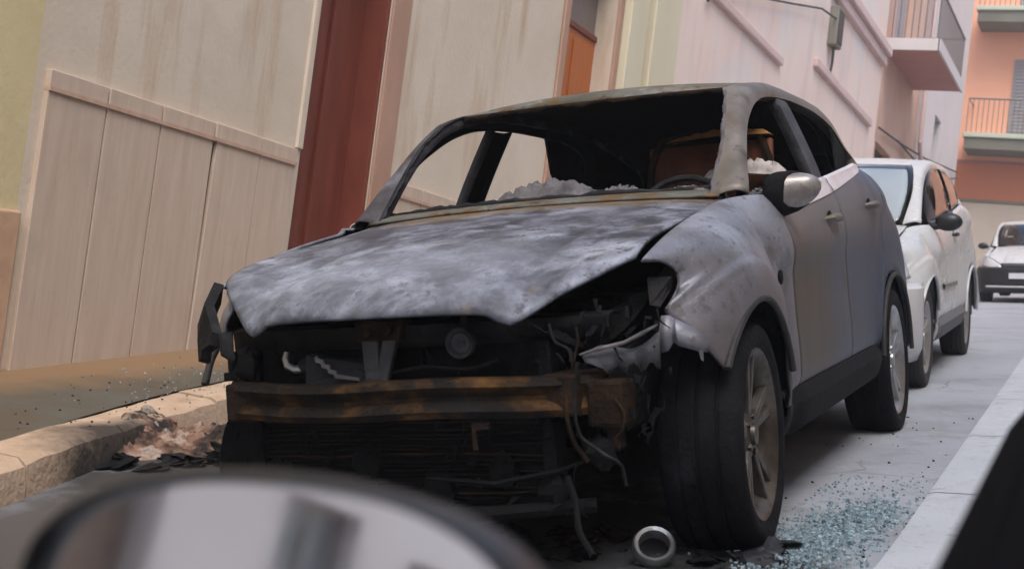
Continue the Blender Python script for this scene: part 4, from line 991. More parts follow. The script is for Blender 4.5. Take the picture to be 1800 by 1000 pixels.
m = MB(); m.prism([(0, 0), (.012, 0), (.012, .05), (.05, .055), (.05, .07), (0, .07)], .01, (.275, -.722, .385)); m.build('hook', 'rust_dark', bb, smooth=False)
# radiator pack with fins
rad = MB(); rad.box((-.50, -.575, .215), (.46, -.52, .66)); rd_ = bp('radiator', rad, 'soot', smooth=False, bevel=.006)
for i in range(16):
    q = MB(); z_ = .235 + i * .0145; wob = rnd.uniform(-.006, .006); xe_ = rnd.uniform(.05, .42) if i % 3 == 0 else .42; q.tube([(lerp(-.46, xe_, j / 8), -.582 + rnd.uniform(-.006, .004), z_ + wob * math.sin(j * .9) + rnd.uniform(-.003, .003)) for j in range(9)], .0045, 4); q.build('fin', 'rust_dark' if i % 7 == 1 else 'soot', rd_, smooth=False)
for x_ in (-.50, .42):
    m = MB(); m.box((x_, -.60, .20), (x_ + .04, -.56, .66)); m.build('side_tank', 'soot', rd_, smooth=False, bevel=.006)
m = MB(); m.tube([(-.52, -.58, .215), (-.3, -.645, .205), (0, -.665, .202), (.3, -.645, .205), (.55, -.56, .215)], .020, 8); bp('lower_crossmember', m, 'soot')
m = MB(); m.tube([(.1, -.66, .30), (.3, -.655, .285), (.46, -.60, .31), (.52, -.56, .33)], [.005, .008, .008, .004], 6); bp('melted_strip', m, 'soot')
# slam panel under the bonnet lip, latch and brace
m = MB(); G = []
for i in range(31):
    x_ = lerp(-.60, .60, i / 30); yy = -.60 + .12 * (x_ / .6) ** 2; G.append([(x_, yy - .03, .655 + .0), (x_, yy - .035, .715), (x_, yy + .01, .725), (x_, yy + .05, .72)])
m.grid(G, True); sp = bp('slam_panel', m, 'charred_steel', solid=.006)
m = MB(); m.hexa([(-.088, -.665, .672), (.045, -.665, .672), (.045, -.60, .672), (-.088, -.60, .672), (-.098, -.66, .735), (.058, -.66, .735), (.058, -.60, .735), (-.098, -.60, .735)]); m.build('latch_plate', 'rust_dark', sp, smooth=False, bevel=.008)
m = MB(); m.lathe([(0, 0), (0, .012), (-.012, .012), (-.014, .008), (-.014, 0)], 14, 'y', (-.045, -.667, .70)); m.lathe([(0, 0), (0, .014), (-.014, .013), (-.016, 0)], 14, 'y', (.015, -.667, .705)); m.build('latch_bolt', 'rust_dark', sp)
for x0, x1, xb0, xb1 in ((-.075, -.022, -.055, -.012), (-.008, .038, -.030, .004)):
    m = MB(); m.hexa([(xb0, -.685, .548), (xb1, -.685, .548), (xb1, -.66, .548), (xb0, -.66, .548), (x0, -.665, .680), (x1, -.665, .680), (x1, -.64, .680), (x0, -.64, .680)])
    m.build('latch_brace', 'scorched_bracket', sp, smooth=False, bevel=.006)
m = MB(); m.blob((-.04, -.68, .556), (.05, .02, .02), 5, jit=.2); m.build('melted_lump', 'charred_grey', sp)
# horn
hn = MB(); hn.lathe([(0, .0), (-.012, .016), (-.012, .026), (-.006, .030), (-.016, .038), (-.022, .0405), (-.014, .0425), (0, .041), (.012, .03)], 36, 'y', (.222, -.635, .662)); h_ = bp('horn', hn, 'scorched_bracket')
m = MB(); m.box((.212, -.62, .70), (.232, -.61, .735)); m.build('horn_bracket', 'charred_steel', h_, smooth=False)
# air box wedge with stepped pale edge, alloy pipe elbow
m = MB(); m.hexa([(-.265, -.66, .562), (-.06, -.66, .552), (-.06, -.54, .552), (-.265, -.54, .562), (-.262, -.655, .645), (-.055, -.64, .612), (-.06, -.52, .62), (-.26, -.52, .655)]); ab = bp('air_box', m, 'charred_grey', smooth=False, bevel=.004)
m = MB(); st = [(-.225, .640), (-.222, .625), (-.205, .622), (-.203, .610), (-.185, .606), (-.183, .594), (-.165, .590), (-.163, .580), (-.085, .570), (-.085, .578), (-.155, .590), (-.157, .600), (-.175, .604), (-.177, .616), (-.195, .620), (-.197, .632), (-.213, .636), (-.215, .644)]
m.prism(st, .006, (0, -.668, 0)); m.build('torn_edge', 'ash_grey', ab, smooth=False)
m = MB(); m.tube([(-.345, -.62, .655), (-.348, -.625, .635), (-.338, -.63, .615), (-.315, -.63, .605), (-.29, -.62, .607)], [.008, .011, .012, .012, .014], 10); bp('alloy_pipe', m, 'bare_alloy')
m = MB(); m.lathe([(0, .0), (0, .022), (.045, .024), (.05, .018), (.05, 0)], 16, 'x', (-.30, -.615, .612)); bp('hose_clamp', m, 'charred_grey')
# engine lump and battery tray in the dark behind
m = MB(); m.box((-.42, -.36, .35), (.30, .22, .74)); m.box((-.30, -.30, .74), (.20, .10, .80)); bp('engine_block', m, 'soot', smooth=False, bevel=.03)
m = MB(); m.box((.34, -.30, .52), (.60, .05, .76)); bp('battery_tray', m, 'soot', smooth=False, bevel=.02)
for s in (1, -1):
    m = MB(); m.hexa([(s * .56, -.48, .40), (s * .62, -.48, .40), (s * .62, .3, .45), (s * .56, .3, .45), (s * .56, -.46, .60), (s * .62, -.46, .60), (s * .64, .3, .92), (s * .58, .3, .92)])
    bp('inner_wing', m, 'soot', smooth=False)
# near headlamp cavity: tub wall, torn mounting brackets
m = MB(); G = []
for i in range(13):
    t = i / 12; G.append([(lerp(.44, .69, t), lerp(-.66, -.30, t), lerp(.70, .80, t) - .12 * math.sin(math.pi * t)), (lerp(.44, .67, t), lerp(-.56, -.18, t), lerp(.66, .78, t)), (lerp(.46, .66, t), lerp(-.50, -.20, t), lerp(.60, .66, t))])
m.grid(G); bp('headlamp_tub', m, 'soot', solid=.006)
m = MB(); m.add([(.665, -.372, .805), (.722, -.330, .802), (.720, -.335, .768), (.704, -.395, .722), (.680, -.41, .73)], [(0, 1, 2, 3, 4)]); bp('lamp_flange', m, 'charred_steel', solid=.004, smooth=False)
m = MB(); m.tube([(.738, -.322, .808), (.741, -.324, .788), (.738, -.332, .768), (.730, -.365, .738), (.722, -.398, .716)], .0035, 6); bp('lamp_edge', m, 'ash_grey')
G = [[(lerp(.555, .735, t), lerp(-.615, -.50, t), lerp(.612, .655, t) + .016 * math.sin(t * 7)), (lerp(.565, .735, t), lerp(-.62, -.51, t), lerp(.598, .625, t) + .008 * math.sin(t * 19)), (lerp(.60, .735, t), lerp(-.61, -.51, t), lerp(.572, .575, t) + .012 * math.sin(t * 23 + 1))] for t in [i / 16 for i in range(17)]]
m = MB(); m.grid(G); bp('torn_bracket', m, 'scorched_bracket', solid=.005)
m = MB(); m.tube([(.555, -.63, .618), (.60, -.61, .630), (.66, -.575, .642), (.70, -.545, .662), (.735, -.52, .682)], [.003, .006, .005, .006, .003], 7); bp('bent_rail', m, 'ash_grey')
# pale flap left of the bumper mount below the fender
m = MB(); G = [[(.712, -.41, .70), (.706, -.42, .66), (.708, -.42, .60)], [(.732, -.405, .70), (.730, -.415, .65), (.730, -.42, .606)], [(.742, -.40, .694), (.738, -.40, .645), (.742, -.405, .628)], [(.752, -.405, .69), (.756, -.42, .655), (.760, -.42, .618)], [(.79, -.385, .662), (.798, -.40, .632), (.802, -.40, .602)], [(.822, -.375, .636), (.828, -.385, .612), (.826, -.38, .596)]]
m.grid(G, True); bp('bumper_mount', m, 'ash_fender', solid=.006)
m = MB(); m.add([(.806, -.40, .604), (.818, -.395, .604), (.816, -.39, .572), (.81, -.395, .578)], [(0, 1, 2, 3)]); bp('torn_tab', m, 'ash_fender', solid=.004, smooth=False)
# far headlamp: charred shell sticking out beside the bonnet corner
m = MB(); m.add([(-.655, -.47, .86), (-.60, -.60, .80), (-.535, -.66, .715), (-.545, -.665, .68), (-.575, -.66, .665), (-.590, -.65, .635), (-.605, -.64, .63), (-.612, -.63, .69), (-.66, -.56, .735), (-.70, -.47, .75), (-.72, -.40, .80)], [tuple(range(11))]); bp('lamp_shell', m, 'charred_steel', solid=.03, smooth=False)
m = MB(); m.tube([(-.52, -.665, .72), (-.515, -.67, .66), (-.50, -.66, .64)], [.022, .02, .008], 8); bp('melted_tip', m, 'charred_grey')
m = MB(); m.blob((-.50, -.58, .62), (.05, .05, .05), 8, jit=.25); bp('melted_lump', m, 'charred_steel')
# torn scraps, melted plastic and hanging shreds all over the front end
scr = MB(); rs = random.Random(99)
for i in range(150):
    zone = rs.random()
    if zone < .45: x_, y_, z_ = rs.uniform(.42, .74), rs.uniform(-.62, -.40), rs.uniform(.40, .76)
    elif zone < .7: x_, y_, z_ = rs.uniform(-.55, .5), rs.uniform(-.62, -.54), rs.uniform(.58, .68)
    else: x_, y_, z_ = rs.uniform(-.5, .55), rs.uniform(-.63, -.59), rs.uniform(.20, .46)
    L_ = rs.uniform(.015, .06); d_ = Vector((rs.uniform(-.5, .5), rs.uniform(-.3, .3), -rs.random() - .3)).normalized() * L_; w_ = Vector((rs.uniform(-1, 1), rs.uniform(-.4, .4), rs.uniform(-.3, .3))).normalized() * rs.uniform(.006, .022)
    p_ = Vector((x_, y_, z_)); k_ = Vector((rs.uniform(-.01, .01), rs.uniform(-.02, .0), 0))
    scr.add([p_, p_ + w_, p_ + d_ * .6 + w_ * .8 + k_, p_ + d_ + w_ * .3, p_ + d_ * .7 + k_ * .5], [(0, 1, 2), (0, 2, 4), (4, 2, 3)])
tag(bp('charred_scraps', scr, 'soot', solid=.003, smooth=False), kind='stuff')
for i in range(7):
    m = MB(); x_ = [-.42, -.30, -.12, .10, .30, .44, .58][i]; m.blob((x_, -.585, [.30, .24, .33, .26, .31, .25, .36][i]), (.05, .025, .045), 60 + i, 9, 6, .3); bp('melted_lump', m, 'soot')
# loose wires
def wire(pts, r, mat_, par=bc):
    P_ = []
    n = len(pts)
    for i in range(6 * (n - 1) + 1):
        q = i / 6; P_.append(tuple(itp(q, [(k, p[c]) for k, p in enumerate(pts)]) for c in range(3)))
    mm = MB(); mm.tube(P_, r, 6); return bp('loose_wire', mm, mat_, par)
wire([(.47, -.62, .70), (.49, -.635, .655), (.525, -.63, .632), (.535, -.64, .60)], .004, 'charred_steel')
wire([(.545, -.62, .69), (.552, -.63, .655), (.545, -.635, .62), (.53, -.64, .56), (.535, -.65, .50)], .004, 'rust_dark')
wire([(.55, -.64, .60), (.545, -.665, .50), (.555, -.67, .42), (.61, -.665, .37), (.66, -.65, .33), (.665, -.64, .28)], .005, 'charred_steel')
wire([(.64, -.62, .50), (.668, -.63, .46), (.66, -.635, .42), (.64, -.63, .40)], .004, 'rust_dark')
wire([(.53, -.64, .56), (.52, -.66, .48), (.53, -.65, .40), (.56, -.63, .34)], .007, 'rust_dark')
wire([(.50, -.63, .30), (.53, -.66, .24), (.55, -.70, .18), (.60, -.74, .12)], .009, 'soot')
wire([(-.10, -.64, .60), (-.02, -.65, .585), (.10, -.64, .60), (.22, -.63, .59), (.32, -.62, .61)], .006, 'charred_steel')

# ------------------------------------------------------------------ the two white cars
def road_frame(x, y, yaw=R(1.62), dz=0.0):
    ax = Vector((1, 0, SX)); ay = Vector((-math.sin(yaw), math.cos(yaw), 0)); ay.z = SX * ay.x + SY * ay.y
    ay.normalize(); ax = (ax - ay * ax.dot(ay)).normalized(); az = ax.cross(ay)
    return Matrix(((ax.x, ay.x, az.x, x), (ax.y, ay.y, az.y, y), (ax.z, ay.z, az.z, roadz(x, y) + dz), (0, 0, 0, 1)))
WM = dict(bonnet='white_paint', fender='white_paint', door='white_paint', quarter='white_paint', pillar_near='white_paint', pillar_far='white_paint',
          bpillar='black_plastic', roof='white_paint', inner='cabin_dark', lip='white_paint', sill='white_paint', belt='black_plastic', handle='black_plastic', recess='grey_trim', rearglass='window_glass')
WW = dict(rim='grey_alloy', tyre='tyre_rubber', hub='grey_alloy', brake='iron')
def intact_car(name, label, frame, S, three_door, bumper, lowgrille, plate=True):
    sx, sy, sz = S
    c = empty(name, mat=frame); tag(c, label, 'car')
    P = car_body(c, WM, S, three_door, burnt=False)
    def sc(v): return (v[0] * sx * (1 + .26 * max(0, v[2] - 1.05)), v[1] * sy, v[2] * sz)
    rr = .325 * sz / .9 * .92
    for x_, y_ in ((.765, 0), (.765, RY), (-.765, 0), (-.765, RY)):
        wheel_part(c, (x_ * sx, y_ * sy, rr - .012), WW, 0, 1 if x_ > 0 else -1, r=rr, w=.18, rim=rr * .70)
    # glass
    G = []
    for i in range(21):
        u = -1 + 2 * i / 20; row = []
        for k in range(13):
            t = k / 12; e = [itp(t * 4, [(q, v[j]) for q, v in enumerate(A_EDGE[:5])]) for j in range(3)]
            bow = -.085 * (1 - u * u) * lerp(.8, 1, t)
            row.append(sc((e[0] * 1.01 * u, e[1] + bow - .004, e[2] + (.016 * (1 - u * u)) - .004)))
        G.append(row)
    m = MB(); m.grid(G, True); m.build('windscreen', 'car_glass', c, solid=.004)
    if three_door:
        m = MB(); m.grid([[(p[0] * .94, p[1] + .035, p[2] - .02) for p in row[1:-1]] for row in G], True); m.build('sky_sheet', 'sky_silver', c, solid=.004)  # added pale sheet, stands in for sky reflected in the windscreen
    for s in (1, -1):
        def sideglass(y0, y1):
            G = []
            for i in range(17):
                y_ = lerp(y0, y1, i / 16); be = [(p[1], p[0], p[2]) for p in B_EDGE[:11]]
                tx_ = itp(y_, [(p[0], p[1]) for p in be]); tz_ = itp(y_, [(p[0], p[2]) for p in be])
                bx_ = itp(y_, BELTX) - .012; bz_ = itp(y_, BELTZ) - .01
                G.append([sc((s * (lerp(bx_, tx_ - .006, k / 7) + .012 * math.sin(math.pi * k / 7)), y_, lerp(bz_, tz_ + .005, k / 7))) for k in range(8)])
            m_ = MB(); m_.grid(G, flip=(s < 0)); m_.build('side_window', 'tinted_glass', c, solid=.004)
        yb_ = 1.64 if three_door else 1.43
        sideglass(.54, yb_); sideglass(yb_ + (.15 if three_door else .19), 2.62)
        # mirror
        q = MB(); q.blob(sc((s * .915, .60, 1.065)), (.085, .05, .058), 2, 16, 10, 0.0); mm = q.build('door_mirror', 'black_plastic', c)
        q = MB(); q.tube([sc((s * .78, .60, 1.03)), sc((s * .90, .60, 1.05))], .025, 8); q.build('mirror_arm', 'black_plastic', mm)
        q = MB()
        pts = [(y_, abs(sect(y_, itp(y_, BELTZ), .345, .66, 1)[0])) for y_ in [lerp(.75, 1.62, i / 10) for i in range(11)]]
        q.grid([[sc((s * (x_ + .001), y_, .60 + .0)), sc((s * (x_ + .016), y_, .605)), sc((s * (x_ + .016), y_, .635)), sc((s * (x_ + .001), y_, .64))] for y_, x_ in pts], flip=(s > 0)); q.build('side_moulding', 'grey_trim', P['door', s])
        # headlamp
        up = resample([(.41, -.735, .705), (.52, -.625, .778), (.60, -.545, .822), (.67, -.46, .858), (.76, -.345, .82)], 12)
        lo = resample([(.41, -.77, .66), (.52, -.73, .65), (.62, -.66, .655), (.72, -.56, .675), (.80, -.40, .71)], 12)
        G = [[sc((s * lerp(a[0], b[0], k / 5), lerp(a[1], b[1], k / 5) - .015 * math.sin(math.pi * k / 5), lerp(a[2], b[2], k / 5))) for k in range(6)] for a, b in zip(up, lo)]
        m_ = MB(); m_.grid(G, flip=(s > 0)); m_.build('headlamp', 'lamp_lens', c, solid=.004)
    # bumper and grille
    plan = [(-.868, -.36), (-.855, -.50), (-.78, -.66), (-.62, -.775), (-.35, -.835), (0, -.85), (.35, -.835), (.62, -.775), (.78, -.66), (.855, -.50), (.868, -.36)]
    pl = resample(plan, 41); G = []
    for x_, y_ in pl:
        k = .94
        G.append([sc((x_ * .97, y_ + .03, .675)), sc((x_, y_ - .005, .645)), sc((x_ * 1.005, y_ - .02, .56)), sc((x_, y_ - .012, .42)), sc((x_ * .99, y_ + .01, .28)), sc((x_ * .95, y_ + .06, .20))])
    m = MB(); m.grid(G, True); bmp = m.build('front_bumper', bumper, c, solid=.01)
    G = [[sc((x_, -.772 + .05 * (x_ / .42) ** 2 - .004, .75)), sc((x_ * .98, -.80 + .06 * (x_ / .42) ** 2, .70)), sc((x_ * .96, -.815 + .06 * (x_ / .42) ** 2, .66))] for x_ in [lerp(-.42, .42, i / 14) for i in range(15)]]
    m = MB(); m.grid(G, True); gr = m.build('grille', 'black_plastic', c, solid=.006)
    for z_ in (.675, .70, .725):
        q = MB(); q.tube([sc((x_, -.812 + .06 * (x_ / .42) ** 2 + (z_ - .66) * .3, z_)) for x_ in [lerp(-.38, .38, i / 10) for i in range(11)]], .006, 6); q.build('grille_bar', 'grey_trim', gr)
    q = MB(); q.box(sc((-.26, -.896, .47)), sc((.26, -.880, .575))); q.build('number_plate', 'plate_white', bmp, smooth=False)
    if lowgrille:
        q = MB(); q.grid([[sc((x_, y_ - .026, .335)), sc((x_, y_ - .028, .30))] for x_, y_ in pl[8:33]], True); q.build('bumper_strip', 'white_paint', bmp, solid=.012)
    # dark cabin with seats
    m = MB(); m.box(sc((-.70, .5, .30)), sc((.70, 3.3, .34))); m.build('cabin_floor', 'cabin_dark', c, smooth=False)
    m = MB(); m.hexa([sc(v) for v in [(-.66, .50, .75), (.66, .50, .75), (.66, .86, .75), (-.66, .86, .75), (-.62, .48, 1.03), (.62, .48, 1.03), (.62, .80, 1.02), (-.62, .80, 1.02)]]); m.build('dashboard', 'cabin_dark', c, smooth=False, bevel=.03)
    for x_ in (-.36, .36):
        m = MB(); m.hexa([sc(v) for v in [(x_ - .23, 1.0, .4), (x_ + .23, 1.0, .4), (x_ + .23, 1.5, .4), (x_ - .23, 1.5, .4), (x_ - .21, 1.42, 1.12), (x_ + .21, 1.42, 1.12), (x_ + .20, 1.6, 1.1), (x_ - .20, 1.6, 1.1)]]); st_ = m.build('seat', 'cabin_dark', c, smooth=False, bevel=.05)
        m = MB(); m.blob(sc((x_, 1.58, 1.23)), (.11, .05, .085), 1, 12, 8, 0); m.build('headrest', 'cabin_dark', st_)
    m = MB(); m.box(sc((-.62, 2.3, .4)), sc((.62, 2.45, 1.05))); m.build('rear_seat', 'cabin_dark', c, smooth=False, bevel=.04)
    for s in (1, -1):
        for yc in (0, RY):
            G = [[sc((s * x_, -.42 * math.cos(R(a)) + yc, .34 + .42 * math.sin(R(a)))) for x_ in (.86, .52)] for a in range(-5, 186, 10)]
            m = MB(); m.grid(G, flip=(s < 0)); m.build('wheel_well', 'cabin_dark', c, solid=.004)
            G = [[sc((s * .52, -.42 * math.cos(R(a)) + yc, .34 + .42 * math.sin(R(a)))), sc((s * .52, -.42 * math.cos(R(a)) + yc, .2))] for a in range(-5, 186, 10)]
            m = MB(); m.grid(G); m.build('wheel_well_wall', 'cabin_dark', c, solid=.004)
    return c
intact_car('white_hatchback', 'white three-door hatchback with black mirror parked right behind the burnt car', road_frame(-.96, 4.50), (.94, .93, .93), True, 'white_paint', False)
intact_car('white_car', 'white car with black bumper and number plate far up the street', road_frame(-.86, 20.9, R(-2)), (.93, .90, .90), False, 'black_plastic', True)

# ------------------------------------------------------------------ litter on the ground
def chunk_mesh(seed, flat=.5, jit=.30):
    m = MB(); m.blob((0, 0, 0), (.5, .5, .5 * flat), seed, 10, 6, jit); return m
def scatter(name, label, cat, group, spots, mats, seed, flat=.5, zf=roadz, lift=.3, jit=.30):
    rr = random.Random(seed); protos = []
    for i in range(5):
        o = chunk_mesh(seed * 10 + i, flat, jit).build(name, mats[i % len(mats)], sharp=32); protos.append(o)
    used = [False] * 5
    for i, (x_, y_, sz_) in enumerate(spots):
        k = i % 5; o = protos[k] if not used[k] else protos[k].copy()
        if used[k]: COL.objects.link(o)
        used[k] = True
        o.location = (x_, y_, zf(x_, y_) + sz_ * flat * lift)
        o.scale = (sz_ * rr.uniform(.7, 1.3), sz_ * rr.uniform(.7, 1.3), sz_ * rr.uniform(.7, 1.2))
        o.rotation_euler = (rr.uniform(-.4, .4), rr.uniform(-.4, .4), rr.uniform(0, 6.28))
        tag(o, label, cat, group)
rnd = random.Random(77)
spots = []
for i in range(64):
    t = rnd.random(); spots.append((lerp(-2.80, -2.36, t) + rnd.uniform(-.10, .10), lerp(.70, 1.22, t) + rnd.uniform(-.14, .10), rnd.uniform(.025, .085)))
def kerbz(x_, y_): return max(roadz(x_, y_), pavez(x_, y_) if x_ < kerbx(y_) else -9)
pm('heap_mix', [(.32, hexc(34, 27, 24)), (.42, hexc(95, 70, 56)), (.52, hexc(134, 104, 87)), (.62, hexc(158, 141, 128)), (.74, hexc(94, 76, 66))], 9, .95, bump=.7, bscale=40,
   second=[(5, .50, .58, hexc(30, 26, 24), ONE, .9)], bdist=.02)
from mathutils import noise as mn
def kerbs(x_, y_):
    w_ = min(1, max(0, (kerbx(y_) + .10 - x_) / .22)); w_ = w_ * w_ * (3 - 2 * w_)
    return lerp(roadz(x_, y_), pavez(min(x_, kerbx(y_)), y_), w_)
hm = MB(); G = []
for i in range(90):
    row = []
    for j in range(60):
        u = -1 + 2 * i / 89; v = -1 + 2 * j / 59; x_ = lerp(-2.68, -2.42, .5 + u * 1.0) + v * .17; y_ = .98 + u * .48 - v * .19
        f_ = max(0, 1 - u * u) ** .6 * max(0, 1 - v * v) ** .6
        n_ = mn.fractal(Vector((x_ * 13, y_ * 13, 3.3)), .6, 2.1, 7); n2 = abs(mn.noise(Vector((x_ * 30, y_ * 30, 7.0))))
        row.append((x_ + .012 * n_, y_, kerbs(x_, y_) - .02 + f_ * (.09 + .035 * n_ + .03 * n2)))
    G.append(row)
tag(hm.grid(G).build('debris_heap', 'heap_mix', sharp=60), 'heap of pinkish ash and crumbled rubble spilling over the kerb beside the burnt car', 'debris heap')
def heapz(x_, y_):
    u = ((x_ + 2.54) * .13 / .216 + (y_ - .98)) / .5
    return kerbs(x_, y_) + .03 * max(0, 1 - u * u)
scatter('rubble_piece', 'pinkish broken rubble lump by the kerb beside the burnt car', 'rubble', 'rubble lumps against the kerb', spots, ['rubble_pink', 'rubble_pale', 'rubble_pink', 'rubble_pale', 'rubble_pink'], 5, .6, heapz)
spots = []
for i in range(26):
    t = rnd.random(); spots.append((lerp(-2.66, -2.05, t) + rnd.uniform(-.1, .1), lerp(.30, .72, t) + rnd.uniform(-.16, .1), rnd.uniform(.06, .20)))
scatter('charred_fragment', 'black charred fragment in the gutter by the left kerb', 'debris', 'charred bits along the left kerb', spots, ['soot', 'charred_steel', 'soot', 'charred_grey', 'charred_steel'], 7, .22, jit=.55)
spots = []
for i in range(30): spots.append((rnd.uniform(-.75, -.28), rnd.uniform(-.42, -.02), rnd.uniform(.03, .10)))
scatter('burnt_fragment', 'rusty brown fragment lying in front of the burnt car', 'debris', 'rusty bits below the burnt front end', spots, ['rust_dark', 'charred_steel', 'rust_beam', 'charred_grey', 'soot'], 9, .3, jit=.5)
spots = []
for i in range(16): spots.append((rnd.uniform(-.06, .14), rnd.uniform(-.34, .0), rnd.uniform(.03, .11)))
scatter('melted_fragment', 'black melted plastic fragment at the foot of the front tyre', 'debris', 'melted bits by the front tyre', spots, ['wet_black', 'soot', 'wet_black', 'charred_steel', 'wet_black'], 13, .25, jit=.5)
# steel ring
rg = MB(); rg.lathe([(-.02, .042), (-.024, .052), (-.012, .060), (.012, .060), (.022, .054), (.018, .044), (.0, .040)], 40, 'z', closed=True)
ring = rg.build('steel_ring', 'bare_alloy'); tag(ring, 'shiny round steel ring lying among the debris in front of the tyre', 'ring')
ring.matrix_world = Matrix.Translation((-.165, -.36, roadz(-.165, -.36) + .050)) @ Matrix.Rotation(R(50), 4, 'X') @ Matrix.Rotation(R(12), 4, 'Y')
# twisted wire on the rubble
tw = MB(); tw.tube([(-2.36, .80, kerbz(-2.36, .8) + .02), (-2.37, .81, -.02), (-2.39, .82, .02), (-2.41, .83, .06), (-2.425, .83, .085)], [.012, .011, .009, .007, .004], 7)
tw.tube([(-2.41, .83, .06), (-2.395, .83, .075), (-2.39, .835, .095)], [.006, .005, .003], 6)
tag(tw.build('bent_wire', 'rust_dark'), 'dark forked piece of bent wire standing up from the rubble', 'wire')
# bluish crumbs of safety glass
V = []; F = []; rr = random.Random(5)
def crumb(x_, y_, s_, zf=roadz, up=0):
    z_ = zf(x_, y_) + s_ * .4 + up; a = rr.uniform(0, 6.28); t = rr.uniform(-.5, .5); k = len(V)
    for dz in (-.5, .5):
        for q in range(4):
            an = a + q * math.pi / 2 + rr.uniform(-.2, .2)
            V.append((x_ + s_ * .7 * math.cos(an), y_ + s_ * .7 * math.sin(an), z_ + dz * s_ * .8 + t * s_ * .5 * math.cos(q * 1.57)))
    F.extend([(k, k+3, k+2, k+1), (k+4, k+5, k+6, k+7)] + [(k+q, k+(q+1) % 4, k+4+(q+1) % 4, k+4+q) for q in range(4)])
for i in range(3000):
    t = rr.random(); cx_, cy_ = lerp(.24, .16, t), lerp(.62, -.12, t)
    crumb(cx_ + rr.gauss(0, .04 + .05 * t) + .05 * math.sin(t * 19), cy_ + rr.gauss(0, .16), rr.uniform(.003, .0075) * (1 if rr.random() < .88 else 2.0))
for i in range(900): crumb(rr.uniform(.0, .55), rr.uniform(-.7, 1.3), rr.uniform(.003, .008))
for i in range(220):
    y_ = rr.gauss(1.75, .45); x_ = min(kerbx(y_) - .1, max(-3.8, -3.2 + rr.gauss(0, .22))); crumb(x_, y_, rr.uniform(.003, .008), pavez)
gl = ob('glass_crumbs', V, F, 'crumb_glass', smooth=False)
gl_ = gl
tag(gl, 'bluish crumbs of shattered safety glass strewn over road and pavement', 'broken glass', kind='stuff')
V = []; F = []
for i in range(90):
    x_ = rr.gauss(.15, .3); y_ = rr.uniform(-1.0, 3.2); crumb(x_, y_, rr.uniform(.003, .008))
for i in range(70):
    y_ = rr.gauss(.9, .55); x_ = kerbx(y_) + rr.gauss(-.3, .3); x_ = max(-3.8, x_)
    crumb(x_, y_, rr.uniform(.003, .008), kerbz)
tag(ob('grit', V, F, 'charred_grey', smooth=False), 'dark grit scattered on road and pavement', 'grit', kind='stuff')

# ------------------------------------------------------------------ the car the photograph is taken from: door top and wing mirror
pc = empty('passing_car', (.95, -3.5, roadz(.95, -3.5))); tag(pc, 'dark car door top and round-edged wing mirror close to the viewer', 'car')
INV = Matrix.Translation(-Vector(pc.location))
def pcb(m, name, mat_, par=pc, **k):
    o = m.build(name, mat_, par, **k)
    return o
al = Vector((-.0281, .9920, .1234)); q0 = Vector((.940, -3.371, .414)) - Vector(pc.location)
prof = [(.17, -.03), (.15, -.004), (.10, .004), (.03, .002), (.006, -.006), (-.004, -.022), (-.016, -.06), (-.04, -.16), (-.055, -.28), (-.05, -.40), (-.02, -.52), (.0, -.55)]
G = []
for i in range(25):
    p = q0 + al * lerp(-.95, .95, i / 24); k = 0 if i < 21 else (i - 20) / 4
    G.append([(p.x + a + .03 * k * k, p.y, p.z + b - .02 * k * k) for a, b in prof])
m = MB(); m.grid(G); dskin = pcb(m, 'door_skin', 'matt_black', solid=.012)
m = MB(); m.tube([q0 + al * lerp(-.95, .90, i / 10) + Vector((.012, 0, .002)) for i in range(11)], .009, 8); pcb(m, 'window_seal', 'matt_black', dskin)
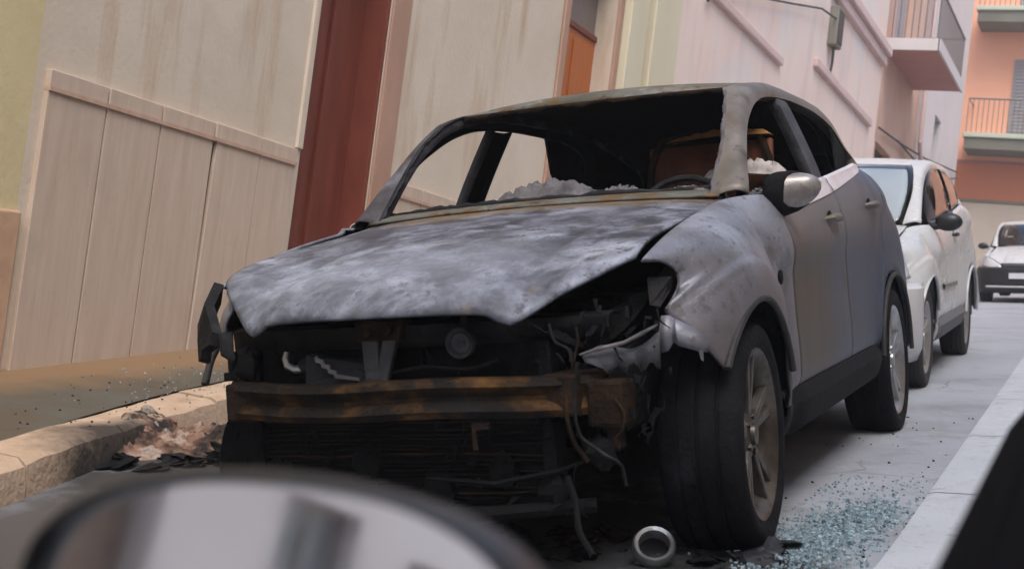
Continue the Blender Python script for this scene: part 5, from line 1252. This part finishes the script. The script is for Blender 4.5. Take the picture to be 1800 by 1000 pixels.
# mirror
Cm = Vector(CAMLOC) + .56 * (Vector(CAM_Z) + Vector(CAM_X) * ((440 - 900) / 2400) + Vector(CAM_Y) * ((1090 - 500) / 2400))
to_cam = (Vector(CAMLOC) - Cm).normalized(); want = Vector((-.47, -.88, -.015)).normalized()
nrm = (to_cam + want).normalized()
ur = (Vector(CAM_X) - nrm * Vector(CAM_X).dot(nrm)).normalized(); vu = nrm.cross(ur)
ang = R(-6); ur, vu = ur * math.cos(ang) + vu * math.sin(ang), vu * math.cos(ang) - ur * math.sin(ang)
Cl = Cm - Vector(pc.location)
def ring_pts(a_, b_, d_, n=64, e=2.35):
    out = []
    for i in range(n):
        t = 2 * math.pi * i / n; c_, s_ = math.cos(t), math.sin(t)
        out.append(tuple(Cl + ur * a_ * math.copysign(abs(c_) ** (2 / e), c_) + vu * b_ * math.copysign(abs(s_) ** (2 / e), s_) + nrm * d_))
    return out
rows = [ring_pts(.1165, .0550, -.012), ring_pts(.1175, .0560, .0), ring_pts(.1190, .0575, .003), ring_pts(.1215, .0600, .0), ring_pts(.1235, .0620, -.015), ring_pts(.122, .0605, -.045), ring_pts(.100, .054, -.07), ring_pts(.06, .034, -.085), ring_pts(.02, .01, -.09)]
rows = [r + [r[0]] for r in rows]
m = MB(); m.grid(rows); wm = pcb(m, 'wing_mirror', 'black_plastic')
V = ring_pts(.1175, .0560, -.009); m = MB(); m.add(V, [tuple(range(64))]); pcb(m, 'mirror_glass', 'mirror_glass', wm, smooth=False)
m = MB(); a0 = Cl + ur * .07 - vu * .05 - nrm * .03; a1 = q0 + al * -.1 + Vector((-.02, 0, -.06)); m.tube([a0, a0 * .5 + a1 * .5 - Vector((0, 0, .02)), a1], [.028, .022, .03], 10); pcb(m, 'mirror_arm', 'black_plastic', wm)

# ------------------------------------------------------------------ thin haze added in place of lens glare
hz = MB(); hz.box((-960, -960, -12), (960, 960, 22))
hm_ = bpy.data.materials.new('veil'); hm_.use_nodes = True
hn_ = hm_.node_tree.nodes; hn_.remove(hn_['Principled BSDF'])
pv = hn_.new('ShaderNodeVolumePrincipled'); pv.inputs['Density'].default_value = .004; pv.inputs['Color'].default_value = (.93, .94, .96, 1); pv.inputs['Anisotropy'].default_value = .3
hm_.node_tree.links.new(pv.outputs[0], hn_['Material Output'].inputs['Volume'])
MATS['veil'] = hm_
tag(hz.build('veil', 'veil', smooth=False), 'thin pale haze added in place of lens glare', 'veil', kind='stuff')
